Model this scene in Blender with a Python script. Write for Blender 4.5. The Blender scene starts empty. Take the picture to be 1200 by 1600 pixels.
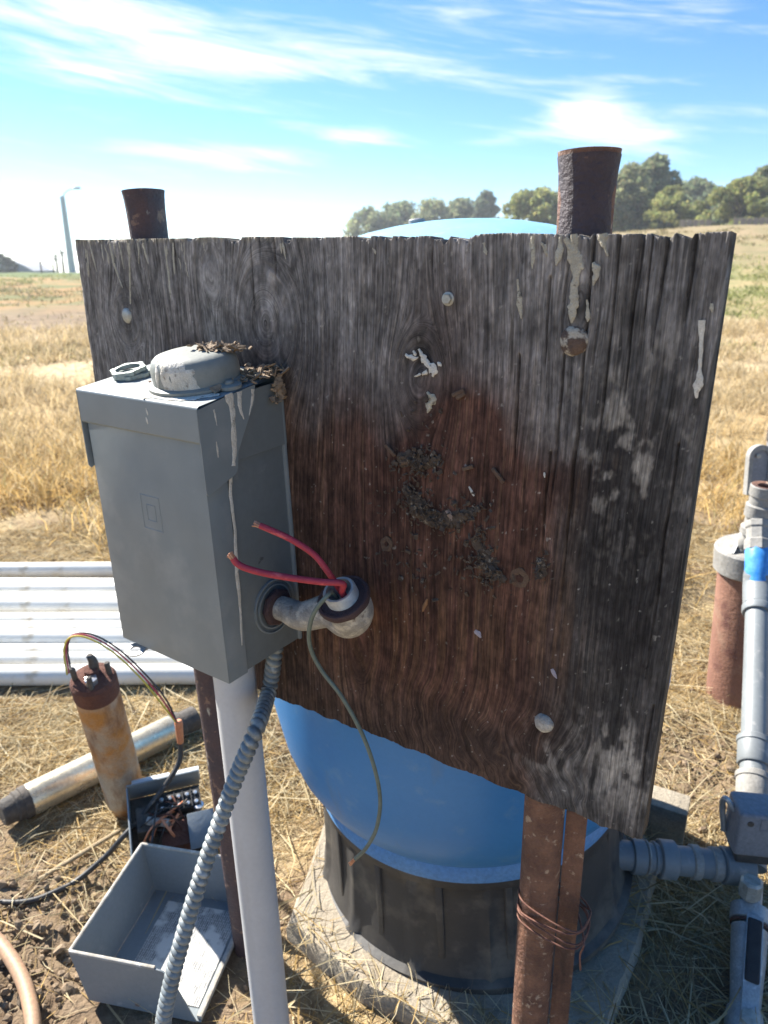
import bpy, bmesh, math, random
import numpy as np
from mathutils import Vector, Matrix, Euler

random.seed(7)
rng = np.random.default_rng(7)
scene = bpy.context.scene
col = scene.collection

# ------------------------------------------------------------------ camera
H = 1.3
FPX = 1110.0                       # focal length in pixels of the 1200x1600 photograph
PITCH = math.atan(385 / FPX)
cam_d = bpy.data.cameras.new('camera')
cam = bpy.data.objects.new('camera', cam_d)
col.objects.link(cam)
cam.location = (0, 0, H)
cam.rotation_euler = (math.pi / 2 - PITCH, 0, 0)
cam_d.sensor_fit = 'VERTICAL'
cam_d.sensor_height = 36
cam_d.sensor_width = 27
cam_d.lens = 36 * FPX / 1600
cam_d.clip_start = 0.02
cam_d.clip_end = 6000
cam_d.dof.use_dof = True
cam_d.dof.focus_distance = 0.82
cam_d.dof.aperture_fstop = 7.5
scene.camera = cam
scene.render.resolution_x = 768
scene.render.resolution_y = 1024

# ------------------------------------------------------------------ light
SUN_AZ = math.radians(-50)         # from +Y, negative = to the left
SUN_EL = math.radians(41)
sun_dir = Vector((math.sin(SUN_AZ) * math.cos(SUN_EL), math.cos(SUN_AZ) * math.cos(SUN_EL), math.sin(SUN_EL)))
sd = bpy.data.lights.new('sun', 'SUN')
sd.energy = 5.0
sd.angle = math.radians(0.53)
sd.color = (1.0, 0.945, 0.86)
sun = bpy.data.objects.new('sun', sd)
sun.rotation_euler = sun_dir.to_track_quat('Z', 'Y').to_euler()
sun.location = (-5, 4, 8)
col.objects.link(sun)

world = bpy.data.worlds.new('World')
scene.world = world
world.use_nodes = True
wn, wl = world.node_tree.nodes, world.node_tree.links
wn.clear()


def W(t, **kw):
    n = wn.new(t)
    for k, v in kw.items():
        setattr(n, k, v)
    return n


def wmath(op, a, b=None, c=None):
    n = W('ShaderNodeMath', operation=op)
    for i, v in enumerate((a, b, c)):
        if v is None:
            continue
        if isinstance(v, (int, float)):
            n.inputs[i].default_value = v
        else:
            wl.new(v, n.inputs[i])
    return n.outputs[0]


sky = W('ShaderNodeTexSky', sky_type='NISHITA')
sky.sun_disc = False
sky.sun_elevation = SUN_EL
sky.sun_rotation = SUN_AZ
sky.air_density = 0.85
sky.dust_density = 0.0
sky.ozone_density = 3.0
sky.altitude = 300
tc = W('ShaderNodeTexCoord')
sep = W('ShaderNodeSeparateXYZ')
wl.new(tc.outputs['Generated'], sep.inputs[0])
dx, dy, dz = sep.outputs
az = wmath('ARCTAN2', dx, dy)
el = wmath('ARCSINE', dz)
# wisps: noise drawn out sideways and a little upward to the left
comb = W('ShaderNodeCombineXYZ')
wl.new(wmath('MULTIPLY', wmath('ADD', az, wmath('MULTIPLY', el, 1.2)), 2.0), comb.inputs[0])
wl.new(wmath('MULTIPLY', wmath('ADD', el, wmath('MULTIPLY', az, 0.10)), 15.0), comb.inputs[1])
nz = W('ShaderNodeTexNoise')
nz.inputs['Scale'].default_value = 2.6
nz.inputs['Detail'].default_value = 9
nz.inputs['Roughness'].default_value = 0.62
nz.inputs['Distortion'].default_value = 0.5
wl.new(comb.outputs[0], nz.inputs['Vector'])
wisp = nz.outputs['Fac']


def px2ae(x, y):
    u = -(y - 800) / FPX
    r = (x - 600) / FPX
    d = Vector((r, math.cos(PITCH) + u * math.sin(PITCH), -math.sin(PITCH) + u * math.cos(PITCH))).normalized()
    return math.atan2(d.x, d.y), math.asin(d.z)


def cloud_blob(x, y, rx, ry, amt, tilt=0.0):
    a0, e0 = px2ae(x, y)
    da = wmath('SUBTRACT', az, a0)
    de = wmath('SUBTRACT', wmath('SUBTRACT', el, e0), wmath('MULTIPLY', da, tilt))
    q = wmath('ADD', wmath('POWER', wmath('DIVIDE', da, rx / FPX), 2.0), wmath('POWER', wmath('DIVIDE', de, ry / FPX), 2.0))
    return wmath('MULTIPLY', wmath('EXPONENT', wmath('MULTIPLY', q, -1.0)), amt)


blobs = [(330, 60, 420, 36, .36, -.10), (60, 30, 260, 32, .32, -.12), (800, 30, 220, 30, .26, .04), (180, 130, 260, 18, .26, -.16),
         (965, 205, 85, 26, .55, -.12), (775, 215, 70, 18, .36, -.05), (925, 165, 50, 22, .45, .1), (570, 212, 70, 11, .30, 0), (350, 246, 130, 18, .42, -.03),
         (1100, 12, 90, 14, .26, -.1), (1150, 80, 120, 8, .12, -.2), (30, 290, 160, 30, .06, 0), (330, 345, 520, 16, .06, 0), (1000, 290, 260, 12, .08, 0)]
place = None
for b in blobs:
    v = cloud_blob(*b)
    place = v if place is None else wmath('ADD', place, v)
dens = wmath('ADD', wmath('MULTIPLY', wmath('SUBTRACT', wisp, 0.47), 1.5), wmath('SUBTRACT', place, 0.10))
mr = W('ShaderNodeMapRange', interpolation_type='SMOOTHSTEP')
mr.inputs['From Min'].default_value = 0.0
mr.inputs['From Max'].default_value = 0.75
wl.new(dens, mr.inputs['Value'])
mixc = W('ShaderNodeMix', data_type='RGBA')
wl.new(mr.outputs[0], mixc.inputs['Factor'])
hs = W('ShaderNodeHueSaturation')
hs.inputs['Saturation'].default_value = 1.22
hs.inputs['Value'].default_value = 1.0
wl.new(sky.outputs[0], hs.inputs['Color'])
wl.new(hs.outputs[0], mixc.inputs['A'])
mixc.inputs['B'].default_value = (6.6, 6.65, 6.7, 1)
bg = W('ShaderNodeBackground')
bg.inputs['Strength'].default_value = 0.070
wl.new(mixc.outputs['Result'], bg.inputs['Color'])
wo = W('ShaderNodeOutputWorld')
wl.new(bg.outputs[0], wo.inputs['Surface'])

vs = scene.view_settings
vs.view_transform = 'Standard'
vs.look = 'None'
vs.gamma = 1
vs.use_curve_mapping = False
vs.exposure = 1.6
scene.render.engine = 'CYCLES'
scene.cycles.max_bounces = 6

# ------------------------------------------------------------------ pixel helpers (direction only; distance from what a thing touches)
CC = Vector((0, 0, H))
FV = Vector((0, math.cos(PITCH), -math.sin(PITCH)))
UV = Vector((0, math.sin(PITCH), math.cos(PITCH)))


def ray(x, y):
    return Vector(((x - 600) / FPX, 0, 0)) + FV - UV * ((y - 800) / FPX)


def gnd(x, y, z=0.0):
    d = ray(x, y)
    return CC + d * ((z - H) / d.z)


def dep(x, y, Z):
    return CC + ray(x, y) * Z


# frame of the board: x along the board, y away from the camera, z up
_n = Vector((.68, 1, 0)).normalized()
_r = Vector((1, -.68, 0)).normalized()
_p0 = CC + ray(896, 533) * .68
BO = Vector((_p0.x, _p0.y, 0))
BF = Matrix.Translation(BO) @ Matrix.Rotation(math.atan2(_r.y, _r.x), 4, 'Z')
BFi = BF.inverted()


def bl(x, y, off=0.0):
    d = ray(x, y)
    P = CC + d * (((_p0 - CC).dot(_n) - off) / d.dot(_n))
    return BFi @ P


# ------------------------------------------------------------------ numpy noise
_tab = rng.random((256, 256))


def vnoise(x, y, seed=0):
    x = np.asarray(x, float) + seed * 17.31
    y = np.asarray(y, float) + seed * 9.77
    xi = np.floor(x).astype(int)
    yi = np.floor(y).astype(int)
    fx = x - xi
    fy = y - yi
    fx = fx * fx * (3 - 2 * fx)
    fy = fy * fy * (3 - 2 * fy)
    a = _tab[xi & 255, yi & 255]
    b = _tab[(xi + 1) & 255, yi & 255]
    c = _tab[xi & 255, (yi + 1) & 255]
    d = _tab[(xi + 1) & 255, (yi + 1) & 255]
    return (a * (1 - fx) + b * fx) * (1 - fy) + (c * (1 - fx) + d * fx) * fy


def fbm(x, y, oct=4, seed=0, gain=.5):
    s = 0
    a = 1
    t = 0
    for i in range(oct):
        s = s + a * vnoise(x * 2 ** i, y * 2 ** i, seed + i * 3)
        t += a
        a *= gain
    return s / t


def sstep(a, b, x):
    t = np.clip((x - a) / (b - a), 0, 1)
    return t * t * (3 - 2 * t)


# ------------------------------------------------------------------ materials
MATS = {}


def mat(name, c1, c2=None, scale=8, c3=None, scale3=20, lo3=.58, hi3=.66, rough=.6, rough2=None, metal=0, bump=.15, bscale=60,
        stretch=(1, 1, 1), attr=None, fine=.25, spec=.5, transl=0, c4=None, scale4=6, lo4=.55, hi4=.65, stretch4=(1, 1, 1), coat=0, woody=False):
    if name in MATS:
        return MATS[name]
    m = bpy.data.materials.new(name)
    m.use_nodes = True
    nt = m.node_tree
    N, L = nt.nodes, nt.links
    bs = N['Principled BSDF']
    tcn = N.new('ShaderNodeTexCoord')
    mp = N.new('ShaderNodeMapping')
    mp.inputs['Scale'].default_value = stretch
    L.new(tcn.outputs['Object'], mp.inputs[0])

    def noise(sc, det=6, vec=None, rg=.6):
        n = N.new('ShaderNodeTexNoise')
        n.inputs['Scale'].default_value = sc
        n.inputs['Detail'].default_value = det
        n.inputs['Roughness'].default_value = rg
        L.new(vec or mp.outputs[0], n.inputs['Vector'])
        return n.outputs['Fac']

    def ramp(f, lo, hi):
        r = N.new('ShaderNodeMapRange')
        r.inputs['From Min'].default_value = lo
        r.inputs['From Max'].default_value = hi
        L.new(f, r.inputs['Value'])
        return r.outputs[0]

    def mixrgb(f, a, b, bt='MIX'):
        x = N.new('ShaderNodeMix')
        x.data_type = 'RGBA'
        x.blend_type = bt
        for s, v in ((x.inputs['Factor'], f), (x.inputs['A'], a), (x.inputs['B'], b)):
            if isinstance(v, (tuple, list)):
                s.default_value = (*v[:3], 1)
            elif isinstance(v, (int, float)):
                s.default_value = v
            else:
                L.new(v, s)
        return x.outputs['Result']

    if attr:
        an = N.new('ShaderNodeAttribute')
        an.attribute_name = attr
        base = an.outputs['Color']
    else:
        base = mixrgb(ramp(noise(scale), .35, .65), c1, c2 or c1)
    if c3:
        base = mixrgb(ramp(noise(scale3, 8), lo3, hi3), base, c3)
    if c4:
        mp4 = N.new('ShaderNodeMapping')
        mp4.inputs['Scale'].default_value = stretch4
        L.new(tcn.outputs['Object'], mp4.inputs[0])
        base = mixrgb(ramp(noise(scale4, 7, mp4.outputs[0]), lo4, hi4), base, c4)
    if fine:
        f = ramp(noise(bscale * 2.3, 4), .2, .8)
        g = N.new('ShaderNodeMapRange')
        g.inputs['To Min'].default_value = 1 - fine
        g.inputs['To Max'].default_value = 1 + fine
        L.new(f, g.inputs['Value'])
        cmb = N.new('ShaderNodeCombineColor')
        for i in range(3):
            L.new(g.outputs[0], cmb.inputs[i])
        base = mixrgb(1.0, base, cmb.outputs[0], 'MULTIPLY')
    if woody:
        # fine fibres and dark pores on top of the weathering colours
        for st_, lo_, hi_, a_, b_ in (((420, 420, 14), .34, .66, .74, 1.26), ((900, 900, 40), .36, .64, .76, 1.24), ((300, 300, 130), .60, .70, 1.0, .62), ((130, 130, 7), .61, .65, 1.0, .58)):
            mw = N.new('ShaderNodeMapping')
            mw.inputs['Scale'].default_value = st_
            ga = N.new('ShaderNodeAttribute')
            ga.attribute_name = 'grain'
            L.new(ga.outputs['Vector'], mw.inputs[0])
            rr_ = N.new('ShaderNodeMapRange')
            for k_, v_ in (('From Min', lo_), ('From Max', hi_), ('To Min', a_), ('To Max', b_)):
                rr_.inputs[k_].default_value = v_
            L.new(noise(1.0, 3, mw.outputs[0]), rr_.inputs['Value'])
            cw_ = N.new('ShaderNodeCombineColor')
            for i in range(3):
                L.new(rr_.outputs[0], cw_.inputs[i])
            base = mixrgb(1.0, base, cw_.outputs[0], 'MULTIPLY')
    L.new(base, bs.inputs['Base Color'])
    bs.inputs['Metallic'].default_value = metal
    bs.inputs['Specular IOR Level'].default_value = spec
    if coat:
        bs.inputs['Coat Weight'].default_value = coat
    if rough2 is None:
        bs.inputs['Roughness'].default_value = rough
    else:
        g = N.new('ShaderNodeMapRange')
        g.inputs['From Min'].default_value = .3
        g.inputs['From Max'].default_value = .7
        g.inputs['To Min'].default_value = rough
        g.inputs['To Max'].default_value = rough2
        L.new(noise(scale * 1.7), g.inputs['Value'])
        L.new(g.outputs[0], bs.inputs['Roughness'])
    if bump:
        b = N.new('ShaderNodeBump')
        b.inputs['Strength'].default_value = bump
        b.inputs['Distance'].default_value = .01
        L.new(noise(bscale, 8), b.inputs['Height'])
        L.new(b.outputs[0], bs.inputs['Normal'])
    if transl:
        tr = N.new('ShaderNodeBsdfTranslucent')
        L.new(base, tr.inputs['Color'])
        ms = N.new('ShaderNodeMixShader')
        ms.inputs[0].default_value = transl
        L.new(bs.outputs[0], ms.inputs[1])
        L.new(tr.outputs[0], ms.inputs[2])
        L.new(ms.outputs[0], N['Material Output'].inputs['Surface'])
    MATS[name] = m
    return m


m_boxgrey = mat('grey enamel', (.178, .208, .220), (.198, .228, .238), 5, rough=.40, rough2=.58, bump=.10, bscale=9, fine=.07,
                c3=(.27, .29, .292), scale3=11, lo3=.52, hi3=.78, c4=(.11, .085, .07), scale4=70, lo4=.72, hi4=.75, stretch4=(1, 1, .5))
m_boxside = mat('darker grey enamel', (.125, .145, .152), (.145, .165, .170), 5, c3=(.19, .20, .20), scale3=30, lo3=.62, hi3=.72, c4=(.065, .07, .072), scale4=40, lo4=.68, hi4=.72, rough=.5, rough2=.62, bump=.06, bscale=40, fine=.08)  # body and side bands, a darker grey than cover and hood
m_boxdark = mat('dark gasket', (.03, .03, .03), rough=.8)
m_drop = mat('bird dropping', (.66, .63, .56), (.52, .49, .42), 60, c3=(.3, .27, .22), scale3=90, rough=.9, bump=.4, bscale=300)
m_dropcream = mat('old bird dropping', (.47, .44, .36), (.36, .33, .26), 60, c3=(.16, .14, .11), scale3=90, rough=.95, bump=.5, bscale=300)
m_nest = mat('nest litter', (.33, .25, .17), (.17, .12, .08), 120, rough=.95, bump=.3, bscale=300)
m_mud = mat('dark nest mud', (.10, .075, .055), (.055, .04, .03), 120, c3=(.22, .19, .15), scale3=160, rough=1, bump=.4, bscale=300)
m_rust = mat('rusty steel', (.105, .050, .035), (.21, .105, .065), 26, c3=(.38, .28, .20), scale3=80, lo3=.60, hi3=.66, c4=(.055, .028, .022), scale4=9,
             stretch4=(1, 1, .2), rough=.55, rough2=.8, bump=.6, bscale=140)
m_rustdark = mat('dark rusted paint', (.052, .036, .042), (.085, .048, .045), 22, c3=(.20, .12, .085), scale3=50, lo3=.60, hi3=.66, c4=(.36, .33, .27), scale4=28,
                 lo4=.66, hi4=.69, stretch4=(1, 1, .35), rough=.7, bump=.5, bscale=160)
m_purple = mat('dark purple paint', (.040, .028, .036), (.060, .040, .046), 22, c3=(.17, .10, .075), scale3=50, lo3=.66, hi3=.70, c4=(.34, .31, .26), scale4=30, lo4=.68, hi4=.71, stretch4=(1, 1, .5), rough=.6, bump=.5, bscale=160)
m_galv = mat('galvanised steel', (.45, .46, .46), (.34, .35, .35), 40, c3=(.58, .58, .56), scale3=60, metal=.6, rough=.5, rough2=.7, bump=.1, bscale=120)
m_zinc = mat('dull zinc bolt', (.42, .42, .38), (.32, .31, .27), 80, metal=.4, rough=.55, bump=.1)
m_bolt = mat('rusty bolt head', (.12, .080, .060), (.075, .05, .04), 60, c3=(.42, .38, .31), scale3=70, lo3=.47, hi3=.55, rough=.85, bump=.5, bscale=260)
m_pvcgrey = mat('weathered grey pvc', (.52, .53, .54), (.46, .47, .48), 6, c4=(.42, .40, .36), scale4=5, lo4=.6, hi4=.8, stretch4=(1, 1, .15), rough=.45, bump=.03, fine=.05)
m_pvc = mat('white pvc', (.74, .73, .68), (.64, .62, .56), 3, c3=(.48, .42, .32), scale3=12, lo3=.60, hi3=.72, rough=.4, bump=.03, fine=.05)
m_flex = mat('flexible steel conduit', (.25, .28, .285), (.17, .19, .195), 30, c3=(.38, .40, .39), scale3=40, metal=.25, rough=.5, bump=.1)
m_blue = mat('blue tank shell', (.040, .205, .50), (.055, .235, .53), 4, c3=(.13, .29, .50), scale3=26, lo3=.56, hi3=.80, c4=(.11, .20, .32), scale4=14, lo4=.60, hi4=.78, stretch4=(1, 1, .15), rough=.38, rough2=.5, bump=.03, fine=.04)
m_bluerim = mat('faded blue rim', (.09, .25, .50), (.13, .29, .50), 10, rough=.55, bump=.1)
m_black = mat('dusty black plastic', (.036, .035, .034), (.056, .052, .048), 8, c3=(.16, .14, .11), scale3=10, lo3=.50, hi3=.72, rough=.6, bump=.1, fine=.1)
m_conc = mat('old concrete', (.33, .29, .225), (.26, .22, .165), 10, c3=(.18, .16, .13), scale3=22, rough=.95, bump=.5, bscale=90)
m_red = mat('red wire insulation', (.40, .035, .062), (.34, .030, .052), 30, c3=(.55, .10, .11), scale3=70, rough=.65, bump=.1, fine=.15)
m_green = mat('grey green wire insulation', (.13, .17, .145), (.10, .13, .11), 40, rough=.5, bump=.05)
m_copper = mat('tarnished copper strands', (.62, .36, .24), (.45, .22, .14), 200, metal=.7, rough=.45, bump=0)
m_bush = mat('corroded bushing', (.050, .028, .032), (.075, .042, .042), 80, rough=.75, bump=.5, bscale=300)
m_elbow = mat('oxidised elbow', (.42, .40, .36), (.30, .29, .27), 70, c3=(.60, .57, .50), scale3=60, lo3=.5, hi3=.62, c4=(.14, .11, .09), scale4=40, lo4=.6, hi4=.7, metal=.2, rough=.75, bump=.6, bscale=260)
m_thread = mat('zinc threads', (.50, .50, .48), (.40, .40, .38), 60, metal=.5, rough=.5, bump=.1)
m_paper = None
m_stain = mat('stainless tube', (.66, .58, .42), (.56, .48, .34), 10, c4=(.36, .27, .16), scale4=7, lo4=.5, hi4=.7, stretch4=(.4, 1, 1), metal=.6, rough=.22, rough2=.36, bump=.08)
m_motor = mat('rust stained motor shell', (.40, .37, .31), (.31, .27, .21), 12, c3=(.40, .185, .045), scale3=9, lo3=.40, hi3=.60, c4=(.16, .06, .02), scale4=22,
              lo4=.50, hi4=.7, stretch4=(1, 1, .3), metal=.2, rough=.6, bump=.3, bscale=120)
m_motortop = mat('rusted motor end', (.085, .032, .022), (.13, .05, .03), 40, rough=.9, bump=.6, bscale=150)
m_castdark = mat('dark cast iron', (.05, .045, .04), (.09, .075, .06), 40, rough=.8, bump=.4)
m_blackcable = mat('black cable sheath', (.02, .02, .02), (.03, .03, .03), 30, c3=(.12, .10, .08), scale3=50, rough=.5, bump=.05)
m_yellow = mat('yellow wire', (.55, .42, .05), rough=.5, bump=0)
m_orange = mat('orange copper wire', (.55, .20, .09), rough=.5, bump=0)
m_hose = mat('tan hose', (.40, .24, .14), (.30, .20, .13), 20, c3=(.45, .36, .26), scale3=30, rough=.6, bump=.1)
m_switch = mat('grey switch cover', (.20, .205, .225), (.23, .235, .25), 20, rough=.6, bump=.1)
m_casing = mat('rusted well casing', (.20, .095, .065), (.27, .14, .095), 6, c3=(.30, .19, .13), scale3=14, lo3=.55, hi3=.75, c4=(.14, .06, .045), scale4=10, rough=.85, bump=.3, bscale=90)
m_capwhite = mat('off white cap', (.31, .30, .275), (.23, .22, .20), 20, rough=.7, bump=.2)
m_tape = mat('blue tape', (.03, .22, .60), (.10, .32, .66), 30, c3=(.5, .6, .7), scale3=40, lo3=.66, hi3=.7, rough=.4, bump=.1)
m_trayin = mat('grey tray paint', (.185, .215, .232), (.215, .243, .258), 6, c3=(.30, .31, .31), scale3=25, lo3=.64, hi3=.74, c4=(.19, .10, .06), scale4=16, lo4=.70, hi4=.74, rough=.55, bump=.1, fine=.08)
m_grip = mat('black rubber grip', (.018, .018, .02), (.03, .03, .032), 60, rough=.75, bump=.4, bscale=400)
m_steel = mat('bare steel', (.5, .49, .46), (.38, .36, .33), 50, metal=.8, rough=.4, bump=.1)
m_tin = mat('shiny screw', (.72, .72, .70), metal=.9, rough=.3, bump=0)
m_wire = mat('rusty tie wire', (.13, .055, .04), (.20, .10, .07), 200, metal=.3, rough=.7, bump=0)
m_stick = mat('bleached stick', (.42, .33, .20), (.33, .25, .15), 30, rough=.9, bump=.3)

# ------------------------------------------------------------------ mesh building


class MB:
    def __init__(self):
        self.v = []
        self.f = []

    def add(self, verts, faces, M=None):
        o = len(self.v)
        for p in verts:
            p = Vector(p)
            self.v.append(tuple(M @ p) if M else tuple(p))
        self.f += [tuple(i + o for i in q) for q in faces]
        return self

    def box(self, c, s, M=None, bev=0, seg=2):
        bm = bmesh.new()
        bmesh.ops.create_cube(bm, size=1)
        for v in bm.verts:
            v.co = Vector((c[0] + v.co.x * s[0], c[1] + v.co.y * s[1], c[2] + v.co.z * s[2]))
        if bev:
            bmesh.ops.bevel(bm, geom=bm.edges[:], offset=bev, segments=seg, affect='EDGES', profile=.6)
        bm.verts.index_update()
        self.add([v.co for v in bm.verts], [[v.index for v in f.verts] for f in bm.faces], M)
        bm.free()
        return self

    def lathe(self, prof, seg=48, M=None, cap=True, wob=None):
        V, Fc = [], []
        for k, (r, z) in enumerate(prof):
            for i in range(seg):
                a = 2 * math.pi * i / seg
                rr = r * (wob(a, z) if wob else 1)
                V.append((rr * math.cos(a), rr * math.sin(a), z))
        for k in range(len(prof) - 1):
            for i in range(seg):
                j = (i + 1) % seg
                Fc.append((k * seg + i, k * seg + j, (k + 1) * seg + j, (k + 1) * seg + i))
        if cap:
            Fc.append(tuple(reversed(range(seg))))
            Fc.append(tuple((len(prof) - 1) * seg + i for i in range(seg)))
        return self.add(V, Fc, M)

    def prism(self, poly, t, M=None):
        """polygon in local xz, thickness along y from 0 to t"""
        n = len(poly)
        V = [(x, 0, z) for x, z in poly] + [(x, t, z) for x, z in poly]
        Fc = [tuple(range(n)), tuple(reversed(range(n, 2 * n)))]
        for i in range(n):
            j = (i + 1) % n
            Fc.append((i, i + n, j + n, j))
        return self.add(V, Fc, M)

    def tube(self, pts, r, seg=12, sub=6, cap=True, rf=None, smooth=True):
        P = spline(pts, sub) if smooth and len(pts) > 2 else [Vector(p) for p in pts]
        n = len(P)
        s = [0]
        for i in range(1, n):
            s.append(s[-1] + (P[i] - P[i - 1]).length)
        T = [(P[min(i + 1, n - 1)] - P[max(i - 1, 0)]).normalized() for i in range(n)]
        up = Vector((0, 0, 1)) if abs(T[0].z) < .9 else Vector((1, 0, 0))
        nx = T[0].cross(up).normalized()
        V, Fc = [], []
        for i in range(n):
            nx = (nx - T[i] * nx.dot(T[i])).normalized()
            ny = T[i].cross(nx)
            for k in range(seg):
                a = 2 * math.pi * k / seg
                if rf:
                    rr = rf(s[i], s[-1], a)
                elif isinstance(r, (list, tuple)):
                    t = i / (n - 1) * (len(r) - 1)
                    q = min(int(t), len(r) - 2)
                    rr = r[q] + (r[q + 1] - r[q]) * (t - q)
                else:
                    rr = r
                V.append(P[i] + nx * (rr * math.cos(a)) + ny * (rr * math.sin(a)))
        for i in range(n - 1):
            for k in range(seg):
                j = (k + 1) % seg
                Fc.append((i * seg + k, i * seg + j, (i + 1) * seg + j, (i + 1) * seg + k))
        if cap:
            Fc.append(tuple(reversed(range(seg))))
            Fc.append(tuple((n - 1) * seg + k for k in range(seg)))
        return self.add(V, Fc)

    def build(self, name, m, parent=None, sharp=38, M=None):
        me = bpy.data.meshes.new(name)
        me.from_pydata(self.v, [], self.f)
        return fin(me, name, m, parent, sharp, M)


def fin(me, name, m, parent=None, sharp=38, M=None):
    bm = bmesh.new()
    bm.from_mesh(me)
    bmesh.ops.recalc_face_normals(bm, faces=bm.faces)
    bm.to_mesh(me)
    bm.free()
    if sharp:
        me.shade_smooth()
        me.set_sharp_from_angle(angle=math.radians(sharp))
    me.materials.append(m)
    o = bpy.data.objects.new(name, me)
    col.objects.link(o)
    if parent:
        o.parent = parent
    if M is not None:
        o.matrix_local = M
    return o


def spline(pts, sub):
    P = [Vector(p) for p in pts]
    P = [P[0] * 2 - P[1]] + P + [P[-1] * 2 - P[-2]]
    out = []
    for i in range(1, len(P) - 2):
        for k in range(sub):
            t = k / sub
            a, b, c, d = P[i - 1], P[i], P[i + 1], P[i + 2]
            out.append(.5 * ((2 * b) + (c - a) * t + (2 * a - 5 * b + 4 * c - d) * t * t + (3 * b - a - 3 * c + d) * t ** 3))
    out.append(P[-2])
    return out


def axis(p, d, up=None):
    """matrix whose z axis is d, at p"""
    z = Vector(d).normalized()
    u = Vector(up) if up else (Vector((0, 0, 1)) if abs(z.z) < .95 else Vector((0, 1, 0)))
    x = u.cross(z).normalized()
    y = z.cross(x)
    return Matrix(((x.x, y.x, z.x, p[0]), (x.y, y.y, z.y, p[1]), (x.z, y.z, z.z, p[2]), (0, 0, 0, 1)))


def tag(o, label, cat, group=None):
    o['label'] = label
    o['category'] = cat
    if group:
        o['group'] = group
    return o


def thing(name, label, cat, M=None, group=None):
    e = bpy.data.objects.new(name, None)
    e.empty_display_size = .05
    col.objects.link(e)
    if M is not None:
        e.matrix_world = M
    return tag(e, label, cat, group)


def kind(o, k):
    o['kind'] = k
    return o


# ------------------------------------------------------------------ ground
def terrain(x, y):
    r = np.hypot(x, y)
    a = np.arctan2(x, y)
    k = sstep(-.38, .48, a)
    ridge = .62 + 3.35 * k
    z = sstep(7, 62, r) * ridge
    z = z - np.clip(r - 85, 0, None) * .016
    z = z + (fbm(x * .35, y * .35, 3, 5) - .5) * .25 * sstep(4, 14, r)
    near = 1 - sstep(5, 9, r)
    b = (fbm(x * 3, y * 3, 4, 2) - .5) * .05 + (fbm(x * 26, y * 26, 3, 3) - .5) * .020
    # soil clods where the ground is bare (left foreground and by the tank outlet)
    bare = np.maximum(np.exp(-(((x + .72) / .30) ** 2 + ((y - 1.02) / .26) ** 2)), np.exp(-(((x - .85) / .22) ** 2 + ((y - 1.62) / .22) ** 2)))
    b = b + bare * (np.abs(fbm(x * 38, y * 38, 3, 8) - .5) * .085 - .012)
    flat = np.exp(-(((x - .2) / .62) ** 4 + ((y - 1.26) / .62) ** 4))
    b = b * (1 - .9 * flat) - .012 * flat
    flat2 = np.exp(-(((x + 1.2) / 1.6) ** 4 + ((y - 2.45) / .65) ** 4))
    b = b * (1 - .8 * flat2)
    flat3 = np.exp(-(((x + .45) / .2) ** 4 + ((y - 1.06) / .2) ** 4))
    b = b * (1 - .85 * flat3) - .008 * flat3
    return z + near * b


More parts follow.
